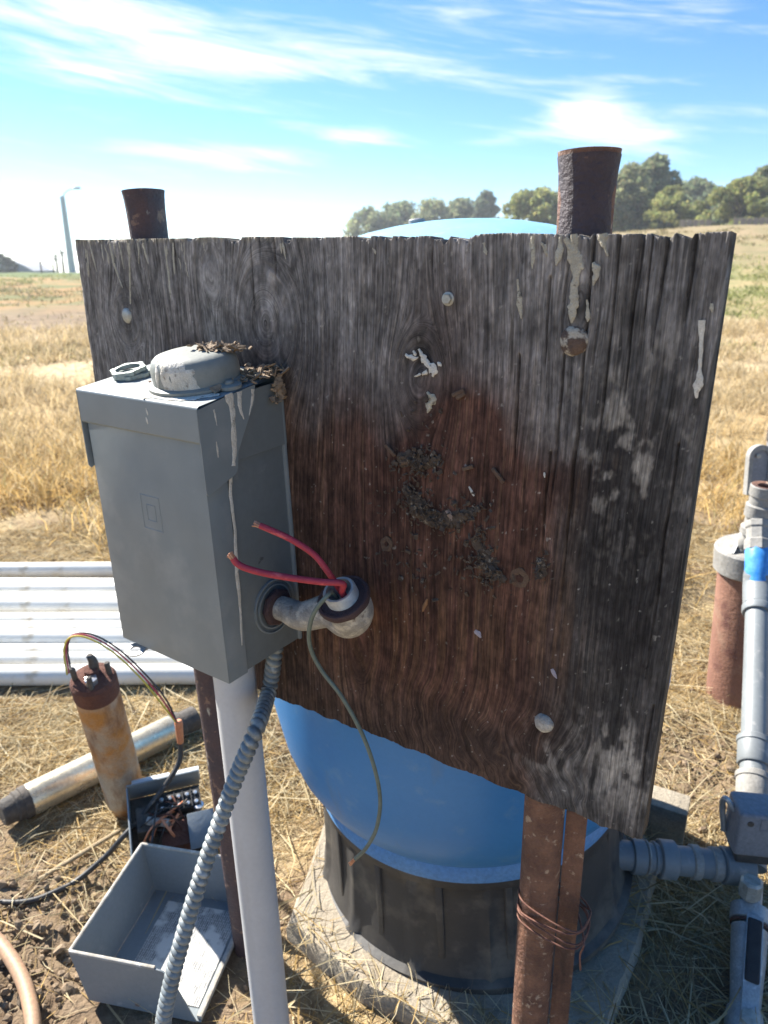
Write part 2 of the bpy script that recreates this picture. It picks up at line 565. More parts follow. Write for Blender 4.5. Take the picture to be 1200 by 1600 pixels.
def build_ground():
    NR, NA = 420, 520
    rad = np.concatenate([np.linspace(.05, 4.5, 250), np.geomspace(4.55, 600, NR - 250)])
    t = np.linspace(0, 1, NA, endpoint=False)
    ang = 2 * np.pi * t - np.pi
    ang = ang - .78 * np.sin(ang)                       # finer in front of the camera
    R_, A_ = np.meshgrid(rad, ang, indexing='ij')
    x = R_ * np.sin(A_)
    y = R_ * np.cos(A_) + .35
    z = terrain(x, y)
    V = np.stack([x, y, z], -1).reshape(-1, 3)
    i = np.arange(NR - 1)[:, None] * NA
    j = np.arange(NA)[None, :]
    j2 = (j + 1) % NA
    Fq = np.stack([i + j, i + NA + j, i + NA + j2, i + j2], -1).reshape(-1, 4)
    me = bpy.data.meshes.new('ground')
    me.vertices.add(len(V) + 1)
    V = np.vstack([V, [[0, .35, float(terrain(np.array([0.]), np.array([.35]))[0])]]])
    me.vertices.foreach_set('co', V.ravel())
    faces = Fq.tolist() + [(len(V) - 1, int(a), int((a + 1) % NA)) for a in range(NA)]
    me.clear_geometry()
    me.from_pydata(V.tolist(), [], faces)
    m = bpy.data.materials.new('dry field')
    m.use_nodes = True
    N, L = m.node_tree.nodes, m.node_tree.links
    bs = N['Principled BSDF']
    bs.inputs['Roughness'].default_value = 1
    bs.inputs['Specular IOR Level'].default_value = .1
    geo = N.new('ShaderNodeNewGeometry')

    def noise(sc, st=(1, 1, 1), det=7, rg=.6):
        mp = N.new('ShaderNodeMapping')
        mp.inputs['Scale'].default_value = st
        L.new(geo.outputs['Position'], mp.inputs[0])
        n = N.new('ShaderNodeTexNoise')
        n.inputs['Scale'].default_value = sc
        n.inputs['Detail'].default_value = det
        n.inputs['Roughness'].default_value = rg
        L.new(mp.outputs[0], n.inputs['Vector'])
        return n.outputs['Fac']

    def rng_(v, a, b, c=0, d=1):
        r = N.new('ShaderNodeMapRange')
        for k_, q in (('From Min', a), ('From Max', b), ('To Min', c), ('To Max', d)):
            r.inputs[k_].default_value = q
        L.new(v, r.inputs['Value'])
        return r.outputs[0]

    def mixc_(f, a, b):
        q = N.new('ShaderNodeMix')
        q.data_type = 'RGBA'
        for s, v in ((q.inputs['Factor'], f), (q.inputs['A'], a), (q.inputs['B'], b)):
            if isinstance(v, tuple):
                s.default_value = (*v, 1)
            elif isinstance(v, float):
                s.default_value = v
            else:
                L.new(v, s)
        return q.outputs['Result']

    def mth(op, a, b):
        q = N.new('ShaderNodeMath')
        q.operation = op
        for s, v in ((q.inputs[0], a), (q.inputs[1], b)):
            if isinstance(v, (int, float)):
                s.default_value = v
            else:
                L.new(v, s)
        return q.outputs[0]

    sp = N.new('ShaderNodeSeparateXYZ')
    L.new(geo.outputs['Position'], sp.inputs[0])
    ln = N.new('ShaderNodeVectorMath')
    ln.operation = 'LENGTH'
    L.new(geo.outputs['Position'], ln.inputs[0])
    dist = ln.outputs['Value']
    straw = mixc_(rng_(noise(2.2), .4, .62), (.36, .255, .12), (.50, .40, .23))
    straw = mixc_(rng_(noise(70, det=4), .45, .6), straw, (.25, .18, .095))
    straw = mixc_(rng_(noise(190, det=3), .55, .68), straw, (.58, .48, .30))
    soil = mixc_(rng_(noise(40), .35, .65), (.150, .105, .068), (.23, .170, .115))
    near = mixc_(rng_(noise(1.9, det=5), .44, .58), soil, straw)
    # bare earth spots shown in the photograph
    for cx, cy, rx, ry in ((-.74, 1.08, .40, .33), (.86, 1.62, .22, .24)):
        a = mth('POWER', mth('DIVIDE', mth('SUBTRACT', sp.outputs[0], cx), rx), 2.0)
        b = mth('POWER', mth('DIVIDE', mth('SUBTRACT', sp.outputs[1], cy), ry), 2.0)
        e = mth('ADD', mth('ADD', a, b), mth('MULTIPLY', mth('SUBTRACT', noise(9), .5), 2.2))
        near = mixc_(rng_(e, .6, 1.3, .85, 0), near, soil)
    # field further out: golden, then bare brown, then green and orange bands
    wob = mth('MULTIPLY', mth('SUBTRACT', noise(.12, det=4), .5), 1.0)
    ld = mth('ADD', mth('LOGARITHM', dist, 10.0), mth('MULTIPLY', wob, .5))
    gold = mixc_(rng_(noise(.9), .38, .62), (.40, .27, .115), (.50, .39, .22))
    gold = mixc_(rng_(noise(14, det=5), .48, .62), gold, (.29, .20, .10))
    pale = mixc_(rng_(noise(1.1), .40, .60), (.54, .43, .26), (.42, .32, .19))
    pale = mixc_(rng_(noise(9, det=6), .50, .64), pale, (.24, .18, .10))
    far = mixc_(rng_(ld, .82, .95), gold, pale)
    far = mixc_(rng_(ld, 1.12, 1.22), far, mixc_(rng_(noise(2.0, det=6), .42, .60), (.20, .148, .10), (.27, .205, .13)))
    far = mixc_(rng_(ld, 1.36, 1.46), far, mixc_(rng_(noise(.55, det=6), .44, .58), (.33, .21, .10), (.17, .17, .075)))
    far = mixc_(rng_(ld, 1.70, 1.78), far, (.12, .15, .055))
    farr = mixc_(rng_(ld, .90, 1.0), gold, pale)
    farr = mixc_(rng_(ld, 1.14, 1.26), farr, mixc_(rng_(noise(.8, det=6), .38, .6), (.20, .215, .095), (.33, .26, .135)))
    farr = mixc_(rng_(ld, 1.46, 1.58), farr, mixc_(rng_(noise(1.2, det=6), .4, .6), (.30, .225, .135), (.22, .19, .10)))
    far = mixc_(rng_(sp.outputs[0], 1, 6), far, farr)
    colr = mixc_(rng_(dist, 3.6, 6.5), near, far)
    L.new(colr, bs.inputs['Base Color'])
    bp = N.new('ShaderNodeBump')
    bp.inputs['Strength'].default_value = .7
    bp.inputs['Distance'].default_value = .02
    L.new(noise(60, det=8), bp.inputs['Height'])
    L.new(bp.outputs[0], bs.inputs['Normal'])
    o = fin(me, 'ground', m, None, 0)
    o.data.shade_smooth()
    kind(o, 'structure')


build_ground()


def in_pad(x, y):
    c = np.zeros(np.shape(x), bool)
    P = [(p.x, p.y) for p in ring]
    for i in range(len(P)):
        (x1, y1), (x2, y2) = P[i - 1], P[i]
        hit = ((y1 > y) != (y2 > y)) & (x < (x2 - x1) * (y - y1) / (y2 - y1 + 1e-12) + x1)
        c ^= hit
    return c


def gz(x, y):
    return float(terrain(np.array([x]), np.array([y]))[0])


# concrete pad under the tank
pb = bmesh.new()
pts = [tuple(gnd(x, y, .03).xy) for x, y in ((448, 1442), (560, 1540), (690, 1606), (800, 1660), (945, 1625), (1000, 1480), (1032, 1340))] + [(.60, 1.60), (.05, 1.66), (-.14, 1.40)]
pad_n = 9
pv, lo, hi = [], [], []
ring = []
for i in range(len(pts)):
    a, b = Vector((*pts[i], 0)), Vector((*pts[(i + 1) % len(pts)], 0))
    for k in range(pad_n):
        q = a.lerp(b, k / pad_n)
        q += Vector((random.uniform(-.003, .003), random.uniform(-.003, .003), 0))
        ring.append(q)
mb = MB()
n = len(ring)
cen = sum(ring, Vector()) / n
V = [(p.x, p.y, -.06) for p in ring] + [(p.x, p.y, .018) for p in ring] + [tuple(p.lerp(cen, .025) + Vector((0, 0, .034))) for p in ring] + [(cen.x, cen.y, .036)]
Fq = []
for i in range(n):
    j = (i + 1) % n
    Fq += [(i, j, n + j, n + i), (n + i, n + j, 2 * n + j, 2 * n + i), (2 * n + i, 2 * n + j, 3 * n)]
mb.add(V, Fq)
kind(mb.build('concrete_pad', m_conc, sharp=50), 'structure')

# ------------------------------------------------------------------ trees, far things
m_leaf = mat('foliage', (.07, .10, .03), attr='tint', bump=0, fine=0, rough=.7, transl=.58)
m_bark = mat('bark', (.10, .075, .055), (.15, .12, .09), 6, rough=.9, bump=.4, bscale=20)


def tree(name, label, base, height, width, tint, nleaf, group, cols, lean=0, tall=1.0):
    bx, by = base
    z0 = gz(bx, by) - .1
    t = thing(name, label, 'tree', Matrix.Translation((bx, by, z0)), group)
    lr = np.random.default_rng(int(abs(bx * 31 + by * 17)) + 3)
    tr = MB()
    th = height * .45
    tr.tube([(0, 0, 0), (.1 * lean, 0, th * .5), (.25 * lean, 0, th)], [height * .035, height * .025, height * .016], 8, 3)
    limbs = []
    for k in range(9):
        a = lr.uniform(0, 2 * math.pi)
        zz = th * lr.uniform(.45, 1)
        L_ = lr.uniform(.5, 1)
        e = (math.cos(a) * width * .38 * L_, math.sin(a) * width * .38 * L_, zz + height * lr.uniform(.15, .42))
        tr.tube([(.2 * lean, 0, zz), tuple(Vector((.2 * lean, 0, zz)).lerp(Vector(e), .5) + Vector((0, 0, height * .04))), e], [height * .013, height * .008, height * .003], 5, 3)
        limbs.append(e)
    tr.build('trunk', m_bark, t)
    # crown of leaf clumps
    nc = 70
    cz = lr.uniform(.08, .96, nc)
    prof = np.sin(np.clip((cz + .10) / 1.08, 0, 1) ** (.75 / tall) * math.pi) ** .6
    ca = lr.uniform(0, 2 * math.pi, nc)
    cr = np.sqrt(lr.uniform(.05, 1, nc)) * width * .5 * prof
    cc = np.stack([cr * np.cos(ca) + lean * cz, cr * np.sin(ca), cz * height], 1)
    cs = lr.uniform(.11, .20, nc) * min(width, height) * .9
    nleaf = nleaf * 3
    ids = lr.integers(0, nc, nleaf)
    d = lr.normal(size=(nleaf, 3))
    d /= np.linalg.norm(d, axis=1)[:, None]
    rr = lr.uniform(.2, 1, nleaf) ** .5
    p = cc[ids] + d * (rr * cs[ids])[:, None] * np.array([1, 1, .8])
    sz = lr.uniform(.5, 1.2, nleaf) * height * .024
    ax = lr.normal(size=(nleaf, 3))
    ax /= np.linalg.norm(ax, axis=1)[:, None]
    bx_ = np.cross(ax, lr.normal(size=(nleaf, 3)))
    bx_ /= np.linalg.norm(bx_, axis=1)[:, None]
    q = np.stack([p - ax * sz[:, None] * 1.5, p + bx_ * sz[:, None] * .8, p + ax * sz[:, None] * 1.5, p - bx_ * sz[:, None] * .8], 1)
    V_ = q.reshape(-1, 3)
    me = bpy.data.meshes.new('crown')
    me.from_pydata(V_.tolist(), [], np.arange(nleaf * 4).reshape(-1, 4).tolist())
    base_c = np.array(tint)
    ct = lr.uniform(.75, 1.25, nc)
    cl = base_c[None] * (ct[ids] * lr.uniform(.7, 1.3, nleaf))[:, None] * (1 + .15 * lr.normal(size=(nleaf, 1)) * np.array([[1, .2, .4]]))
    ca_ = me.color_attributes.new('tint', 'FLOAT_COLOR', 'POINT')
    cl4 = np.concatenate([np.clip(cl, .005, 1), np.ones((nleaf, 1))], 1)
    ca_.data.foreach_set('color', np.repeat(cl4, 4, 0).ravel())
    fin(me, 'crown', m_leaf, t, 0)
    return t


def far_tree(name, label, x, ytop, wpx, Y, tint, n, group=None, foot=None, tall=1.0, lean=0):
    d = ray(x, ytop)
    s = Y / d.y
    X = d.x * s
    ztop = H + d.z * s
    z0 = gz(X, Y)
    hgt = ztop - z0
    wid = wpx / FPX * s * 1.3
    return tree(name, label, (X, Y), hgt, wid, tint, n, group, None, lean, tall)


GR = 'trees on the skyline behind the field'
GREEN, OLIVE, DARK, LIME = (.20, .235, .12), (.25, .27, .135), (.15, .185, .105), (.285, .30, .105)
for (x, yt, w, Y, tint, n, lab, tall) in [
        (578, 326, 66, 120, OLIVE, 2600, 'far olive tree at the left end of the tree line behind the blue dome', 1),
        (625, 316, 74, 122, GREEN, 2600, 'far green tree second from the left above the blue dome', 1),
        (675, 313, 80, 118, OLIVE, 2600, 'far rounded tree in the middle of the line above the blue dome', 1),
        (722, 312, 64, 121, GREEN, 2600, 'far tree just left of the small pointed one above the dome', 1),
        (760, 299, 46, 115, DARK, 2600, 'small pointed tree at the right end of the line above the dome', 1.3),
        (838, 291, 86, 80, LIME, 4500, 'yellow green tree just left of the tall rusty pipe top', 1),
        (905, 285, 90, 84, GREEN, 4200, 'green tree mostly hidden behind the tall rusty pipe top', 1),
        (983, 262, 90, 70, OLIVE, 6500, 'broad willow like tree just right of the tall rusty pipe top', 1),
        (1026, 246, 84, 72, GREEN, 6500, 'tallest tree on the right with a pointed grey green crown', 1.4),
        (1052, 292, 70, 66, LIME, 3500, 'low yellow green tree in front of the tallest tree', 1),
        (1092, 281, 74, 90, GREEN, 4000, 'hazy round tree between the tallest tree and the right edge', 1),
        (1120, 296, 60, 78, DARK, 3500, 'dark small tree in the gap on the far right', 1),
        (1165, 280, 110, 62, LIME, 6500, 'big bright green tree near the right edge of the picture', 1),
        (1205, 262, 100, 64, OLIVE, 6500, 'bright tree cut by the right edge of the picture', 1)]:
    far_tree('field_tree', lab, x, yt, w, Y, tint, n, GR, tall=tall)
far_tree('field_tree', 'dark tree on the far left edge beside the grey shed', 0, 396, 34, 76, (.06, .075, .05), 2500, GR)
for (x, yt, lab) in [(86, 397, 'left one of the two small round palms on the left skyline'), (94, 385, 'taller right one of the two small palms on the left skyline')]:
    d = ray(x, yt)
    s = 80 / d.y
    X = d.x * s
    z0 = gz(X, 80)
    zt = H + d.z * s
    t = thing('palm_tree', lab, 'palm tree', Matrix.Translation((X, 80, z0)), 'palms on the left skyline')
    hh = zt - z0
    MB().tube([(0, 0, 0), (.05, 0, hh * .5), (0, 0, hh * .8)], [.14, .10, .09], 8, 3).build('trunk', m_bark, t)
    fr = MB()
    for k in range(16):
        a = random.uniform(0, 6.28)
        e = random.uniform(-.9, 1.2)
        L_ = random.uniform(.45, .68)
        d1 = Vector((math.cos(a) * math.cos(e), math.sin(a) * math.cos(e), math.sin(e)))
        c0 = Vector((0, 0, hh * .8))
        sd_ = d1.cross(Vector((0, 0, 1))).normalized() * .10
        p1 = c0 + d1 * L_ * .6
        p2 = c0 + d1 * L_ + Vector((0, 0, -.15))
        fr.add([c0 - sd_ * .3, c0 + sd_ * .3, p1 + sd_, p1 - sd_, p2], [(0, 1, 2, 3), (3, 2, 4)])
    fr.build('crown', mat('palm frond', (.075, .10, .06), (.10, .12, .07), 2, rough=.7, bump=0), t, 0)

# street lamp on the left skyline
d = ray(113, 424)
s = 74 / d.y
lx, ly = d.x * s, 74
lz = gz(lx, ly)
dt = ray(90, 305)
lh = H + dt.z * (74 / dt.y) - lz
lamp = thing('street_lamp', 'pale tall street lamp with a short arm on the left skyline', 'street lamp', Matrix.Translation((lx, ly, lz - .1)))
m_lamp = mat('pale lamp pole', (.50, .54, .55), (.44, .47, .48), 3, rough=.6, bump=0)
MB().tube([(0, 0, 0), (0, 0, lh)], [.34, .22], 12, smooth=False).build('pole', m_lamp, lamp)
MB().tube([(0, 0, lh - .1), (.5, 0, lh + .45), (1.3, 0, lh + .7)], [.07, .05, .05], 8, 5).build('arm', m_lamp, lamp)
MB().lathe([(.04, -.10), (.16, -.06), (.20, .02), (.14, .12), (.03, .16)], 16, Matrix.Translation((1.5, 0, lh + .7)) @ Matrix.Diagonal((2.2, 1, 1, 1))).build('luminaire', m_lamp, lamp)

# curved shed roof, far left
d = ray(18, 428)
s = 78 / d.y
shx = d.x * s
shz = gz(shx, 78)
shed = thing('shed', 'low grey shed with a curved roof on the far left skyline', 'shed', Matrix.Translation((shx, 78, shz - .1)))
arc = [(-2.6, 0.15)] + [(-2.6 + 5.2 * i / 14, .15 + 1.25 * math.sin(math.pi * min(1, (i / 14) ** .8))) for i in range(1, 14)] + [(2.6, .15)]
MB().prism(arc, 5.0).build('roof', mat('grey shed roof', (.50, .50, .50), (.44, .44, .45), 1, rough=.7), shed)
MB().box((0, 2.5, .08), (5.0, 4.8, .5)).build('wall', mat('shed wall', (.30, .27, .24), rough=.9), shed)
for q, (x, yb, h_) in enumerate([(65, 424, 1.1), (84, 424, .8)]):
    d = ray(x, yb)
    s = 70 / d.y
    z = gz(d.x * s, 70)
    o = MB().tube([(0, 0, -.3), (0, 0, h_)], [.08, .07], 8, smooth=False).tube([(-.13, 0, h_ - .15), (.13, 0, h_ - .15)], .03, 6, smooth=False).build('fence_post', m_bark, M=Matrix.Translation((d.x * s, 70, z)))
    tag(o, ['taller thin fence post standing left of the street lamp', 'short fence post nearest the street lamp'][q], 'post', 'posts on the left skyline')

# board fence between the trees on the right
for q, (xa, xb, yb, Y, lab) in enumerate([(1066, 1116, 356, 58, 'far brown board fence between two trees on the right'), (1150, 1230, 350, 56, 'far brown board fence at the right edge below the bright tree')]):
    da, db = ray(xa, yb), ray(xb, yb)
    xa_, xb_ = da.x * Y / da.y, db.x * Y / db.y
    zz = gz((xa_ + xb_) / 2, Y)
    f = thing('board_fence', lab, 'fence', Matrix.Translation((xa_, Y, zz)), 'fences below the right trees')
    L_ = xb_ - xa_
    nb = int(L_ / .45)
    bm0 = MB().box((0, 0, .28), (.40, .03, .7), bev=.01, seg=1).build('plank', mat('fence wood', (.27, .215, .165), (.32, .26, .20), 3, rough=.9), f)
    bm0.location = (0, 0, 0)
    for k in range(1, nb):
        c = bm0.copy()
        col.objects.link(c)
        c.parent = f
        c.location = (k * L_ / nb, 0, random.uniform(-.03, .03))
    MB().box((L_ / 2, .04, .45), (L_, .05, .09)).build('rail', MATS['fence wood'], f)

# ------------------------------------------------------------------ the weathered board
U0, U1 = -.7745, .1247


def build_board():
    NU, NV = 940, 430
    uu = np.linspace(U0, U1, NU)
    tt = np.linspace(0, 1, NV)
    zb = .6635 + (uu - U0) / (U1 - U0) * (.6985 - .6635) + (fbm(uu * 60, uu * 0, 3, 4) - .5) * .008
    chip = .55 * fbm(uu * 230, uu * 0, 3, 11) + .45 * fbm(uu * 45, uu * 0, 2, 13)
    zt = 1.337 + (uu - U0) / (U1 - U0) * (1.3265 - 1.337) - np.clip(chip - .52, 0, 1) * .034 - (fbm(uu * 12, uu * 0, 2, 6) - .5) * .003
    Ug = np.repeat(uu[None], NV, 0)
    Zg = zb[None] * (1 - tt[:, None]) + zt[None] * tt[:, None]
    rz = np.linspace(0, 1, NV)
    Ug = Ug + ((Ug - U0) / (U1 - U0) > .97) * (fbm(Zg * 45, Zg * 0, 3, 9) - .5) * .006 - ((Ug - U0) / (U1 - U0) < .015) * (fbm(Zg * 45, Zg * 0, 3, 19) - .5) * .005

    def at(px, py):
        q = bl(px, py)
        return q.x, q.z
    # grain: lines that flow round the knots
    phi = Ug + (fbm(Ug * 5, Zg * 2.2, 3, 1) - .5) * .012 + (fbm(Ug * 30, Zg * 5, 2, 14) - .5) * .006
    knots = [(199, 497, .034, 1.3), (415, 505, .056, 1.5), (655, 590, .034, 1.7), (905, 470, .012, 2.5), (560, 1010, .022, 2.6), (330, 430, .02, 2)]
    inner = np.zeros_like(Ug)
    ringv = np.zeros_like(Ug)
    for (px, py, rk, st) in knots:
        ku, kz = at(px, py)
        du, dz_ = Ug - ku, (Zg - kz) / st
        r2 = du * du + dz_ * dz_
        fall = np.exp(-r2 / (rk * 3.2) ** 2)
        phi = phi - du * np.minimum(rk * rk / np.maximum(r2, (rk * .55) ** 2), 1.8) * fall * .80
        w = np.exp(-(r2 / (rk * .8) ** 2) ** 2)
        inner = np.maximum(inner, w * .7)
        ringv = np.where(w > .15, np.sqrt(r2), ringv)
    # cathedral sweep along the lower edge
    cu, cz = at(830, 1190)
    sweep = np.exp(-((Zg - .725) / .055) ** 2) * sstep(-.36, -.12, Ug) * (1 - sstep(.02, .09, Ug))
    phi = phi + sweep * ((Zg - .70) * .55 + (fbm(Ug * 22, Zg * 22, 3, 15) - .5) * .05)
    g1 = fbm(phi * 380, Zg * 2.6, 2, 21)
    g2 = fbm(phi * 130, Zg * 1.6, 3, 27)
    g3 = fbm(phi * 560, Zg * 16, 2, 33)
    gk = fbm(ringv * 420, Zg * 3, 2, 41)
    g = (.45 * g1 + .30 * g2 + .25 * g3) * (1 - inner) + inner * (.6 * gk + .4 * g3)
    g = np.clip((g - .5) * 2.6 + .5, 0, 1)
    # cracks following the grain
    crack = np.zeros_like(Ug)
    cr = np.random.default_rng(5)
    clist = []
    for k in range(16):
        u0 = cr.uniform(U0 + .01, U1 - .004) if k < 12 else cr.uniform(-.10, U1 - .005)
        top = cr.random() < .72
        ln = cr.uniform(.04, .17) if k < 12 else cr.uniform(.08, .22)
        z1 = 1.345 if top else cr.uniform(.8, 1.25)
        clist.append((u0, z1 - ln, z1, cr.uniform(.0006, .0013), cr.uniform(.5, 1)))
    for px, y0, y1 in [(968, 360, 720), (1005, 362, 640), (930, 365, 760), (1043, 362, 560), (860, 440, 600), (1090, 362, 540), (812, 560, 760), (880, 560, 820), (905, 640, 960), (1060, 700, 1080)]:
        a, b = at(px, y0), at(px - (y1 - y0) * .09, y1)
        clist.append((a[0], b[1], a[1] + .004, .0012, 1.0))
    for (u0, z0, z1, w, dp) in clist:
        wig = u0 + (fbm(Zg * 14 + u0 * 50, Zg * 0 + u0 * 90, 3, 51) - .5) * .005
        prof = sstep(z0, z0 + (z1 - z0) * .5, Zg) * (1 - sstep(z1 - .002, z1 + .002, Zg) * (z1 < 1.3))
        ww = w * (.35 + .65 * prof)
        crack = np.maximum(crack, np.exp(-((Ug - wig) / ww) ** 2) * (prof > .02) * dp * (.4 + .6 * prof))

    # --- weathering masks (0..1)
    def blob(px, py, ru, rz_, p=2):
        a, b = at(px, py)
        return np.exp(-((np.abs(Ug - a) / ru) ** p + (np.abs(Zg - b) / rz_) ** p))
    nlow = fbm(Ug * 9, Zg * 6, 4, 61)
    nmid = fbm(Ug * 40, Zg * 18, 4, 67)
    ntile = fbm(Ug * 110, Zg * 60, 4, 71)
    depth = 1.337 - Zg
    grey = 1 - sstep(.08, .25, depth + (nlow - .5) * .26)
    grey = np.maximum(grey, sstep(.015, .08, Ug + (nlow - .5) * .12) * .8)
    grey = np.maximum(grey, 1 - sstep(-.66, -.46, Ug + (nlow - .5) * .1) * 1)
    brownspot = np.maximum(blob(690, 520, .05, .07), blob(690, 640, .10, .09))
    grey = np.clip(grey - .55 * brownspot, 0, 1)
    red = np.clip(blob(810, 760, .14, .18) + blob(600, 900, .16, .17) + blob(700, 680, .12, .10) * .7 + blob(720, 1040, .20, .08) * .7, 0, 1) * (1 - grey * .8)
    tan = np.clip(blob(560, 1000, .16, .09) + blob(880, 930, .035, .10) + blob(700, 980, .16, .05) * .8, 0, 1) * sstep(.42, .62, g2) * (1 - .7 * grey)
    black = np.clip(blob(950, 900, .05, .085) * 1.1 + blob(955, 690, .05, .07) * .75 + blob(1000, 1000, .04, .16) * .7 + blob(880, 1090, .06, .05) * .6
                    + blob(560, 1150, .12, .035) * .7 + blob(205, 500, .03, .05) * .55 + blob(480, 560, .06, .05) * .45 + blob(660, 545, .022, .022) * .9
                    + blob(760, 1160, .10, .03) * .6 + blob(235, 470, .05, .02) * .5, 0, 1)
    black = black * sstep(.38, .56, .4 * nmid + .6 * ntile + .10)
    lich = np.clip(blob(990, 1215, .045, .045) * 1.0 + blob(975, 740, .05, .07) * .8 + blob(960, 1150, .05, .03) * .5 + blob(1010, 620, .05, .06) * .4 + blob(850, 1180, .03, .03) * .5, 0, 1)
    lich = lich * sstep(.50, .62, ntile * .6 + nmid * .4)
    C_ = np.zeros((*Ug.shape, 3))
    lerp = lambda A, B, w: A * (1 - w[..., None]) + np.array(B) * w[..., None]
    C_[:] = (.078, .049, .037)
    C_ = lerp(C_, (.080, .036, .026), red * .8)
    C_ = lerp(C_, (.178, .166, .158), grey)
    dark_right = sstep(-.03, .05, Ug) * (1 - sstep(1.15, 1.30, Zg) * .6)
    C_ = lerp(C_, (.070, .066, .062), dark_right * .75)
    C_ = C_ * (.62 + .76 * g)[..., None]
    C_ = lerp(C_, (.15, .082, .042), tan * .45)
    streak = sstep(.62, .74, fbm(phi * 330, Zg * 5, 3, 77)) * (1 - sstep(1.30, 1.34, Zg) * .3)
    C_ = lerp(C_, (.24, .215, .19), streak * grey * .55)
    C_ = lerp(C_, (.20, .12, .07), streak * (1 - grey) * .30)
    C_ = lerp(C_, (.018, .016, .016), black * .85)
    C_ = lerp(C_, (.27, .245, .21), lich * .75)
    edge = (1 - sstep(.0, .010, depth + (chip[None] - .5) * .02))
    C_ = lerp(C_, (.28, .245, .18), edge * .8)
    speck = sstep(.86, .90, fbm(Ug * 230, Zg * 230, 2, 88))
    C_ = lerp(C_, (.34, .32, .28), speck * .55)
    C_ = lerp(C_, (.03, .025, .022), np.clip(crack, 0, 1) * .6)
    fibc = fbm(phi * 480, Zg * 30, 3, 133)
    C_ = C_ * ((.62 + .76 * nmid) * (.55 + .9 * fibc) * (.45 + 1.1 * ntile) * (.70 + .6 * fbm(Ug * 330, Zg * 190, 2, 139)))[..., None] * 1.12
    # relief
    fib = fbm(phi * 520, Zg * 45, 3, 131)
    h = ((g - .5) * .0006 + (fib - .5) * .0016) * (.6 + .6 * grey) + (nlow - .5) * .003 + (nmid - .5) * .0012 - crack * .0045
    kn = at(655, 560)
    h = h - .006 * np.exp(-(((Ug - kn[0]) / .014) ** 2 + ((Zg - kn[1]) / .016) ** 2))
    h = h - .0035 * np.clip(1 - depth / .006, 0, 1) * (chip[None] > .45)
    for (px, py, rk) in [(607, 843, .0032), (814, 893, .0038)]:       # old screw holes
        a, b = at(px, py)
        h = h - .010 * np.exp(-((((Ug - a) ** 2 + (Zg - b) ** 2) / rk ** 2) ** 2))
    V = np.stack([Ug, -h, Zg], -1).reshape(-1, 3)
    T = .026
    nb = len(V)
    bt = np.stack([Ug[-1], np.full(NU, T) + (chip - .5) * .004, Zg[-1] - .001], -1)
    bb = np.stack([Ug[0], np.full(NU, T), Zg[0]], -1)
    V = np.vstack([V, bt, bb])
    idx = np.arange(NU * NV).reshape(NV, NU)
    Fq = np.stack([idx[:-1, :-1], idx[:-1, 1:], idx[1:, 1:], idx[1:, :-1]], -1).reshape(-1, 4).tolist()
    it, ib = nb + np.arange(NU), nb + NU + np.arange(NU)
    for k in range(NU - 1):
        Fq += [(idx[-1, k], idx[-1, k + 1], it[k + 1], it[k]), (ib[k], ib[k + 1], idx[0, k + 1], idx[0, k]), (it[k], it[k + 1], ib[k + 1], ib[k])]
    Fq.append(tuple(idx[:, 0].tolist() + [it[0], ib[0]]))
    Fq.append(tuple(idx[:, -1].tolist()[::-1] + [ib[-1], it[-1]]))
    me = bpy.data.meshes.new('board_panel')
    me.from_pydata(V.tolist(), [], [tuple(int(a) for a in q) for q in Fq])
    ca = me.color_attributes.new('wood', 'FLOAT_COLOR', 'POINT')
    c4 = np.ones((len(V), 4))
    c4[:nb, :3] = C_.reshape(-1, 3)
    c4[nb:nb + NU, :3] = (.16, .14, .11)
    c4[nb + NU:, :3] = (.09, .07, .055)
    ca.data.foreach_set('color', c4.ravel())
    gr = me.attributes.new('grain', 'FLOAT_VECTOR', 'POINT')
    gv = V.copy()
    gv[:nb, 0] = (phi * (1 - inner) + ringv * 1.2 * inner).reshape(-1)
    gv[:, 1] = 0
    gr.data.foreach_set('vector', gv.ravel())
    m = mat('weathered wood', (.1, .1, .1), attr='wood', rough=.9, bump=.55, bscale=240, stretch=(3, 3, .25), fine=0, spec=.25, woody=True)
    root = thing('board', 'large weathered grey and brown wooden board bolted to two rusty pipes', 'board', BF)
    return root, fin(me, 'board_panel', m, root, 0)


board, panel = build_board()
panel.data.shade_smooth()


def bolt_round(name_, px, py, r, h_, m, flat=False):
    q = bl(px, py)
    M_ = Matrix.Translation((q.x, .002, q.z)) @ Matrix.Rotation(math.pi / 2, 4, 'X')
    k = MB()
    if flat:
        k.lathe([(r * 1.15, 0), (r * 1.15, .0025), (r, .003)], 24, M_)
        k.lathe([(r * .92, 0), (r * .92, h_ * .8), (r * .8, h_), (r * .1, h_)], 6, M_)
    else:
        k.lathe([(r, -.002), (r, .001), (r * .95, h_ * .45), (r * .8, h_ * .75), (r * .5, h_ * .95), (r * .12, h_)], 32, M_, wob=lambda a, z: 1 + .025 * math.sin(3 * a + 1) + .02 * math.sin(7 * a))
    return k.build(name_, m, board)


b = bolt_round('bolt', 896, 533, .0142, .0062, m_bolt)
b['label'] = 'rusty dome headed bolt streaked with droppings, upper right'
b = bolt_round('bolt', 850, 1130, .0118, .008, m_elbow)
b['label'] = 'grey dome headed bolt near the bottom edge'
b = bolt_round('bolt', 199, 493, .0112, .006, m_zinc)
b['label'] = 'pale round bolt near the upper left corner'
b = bolt_round('bolt', 700, 467, .0062, .006, m_zinc, True)
b['label'] = 'small hex bolt near the top middle'
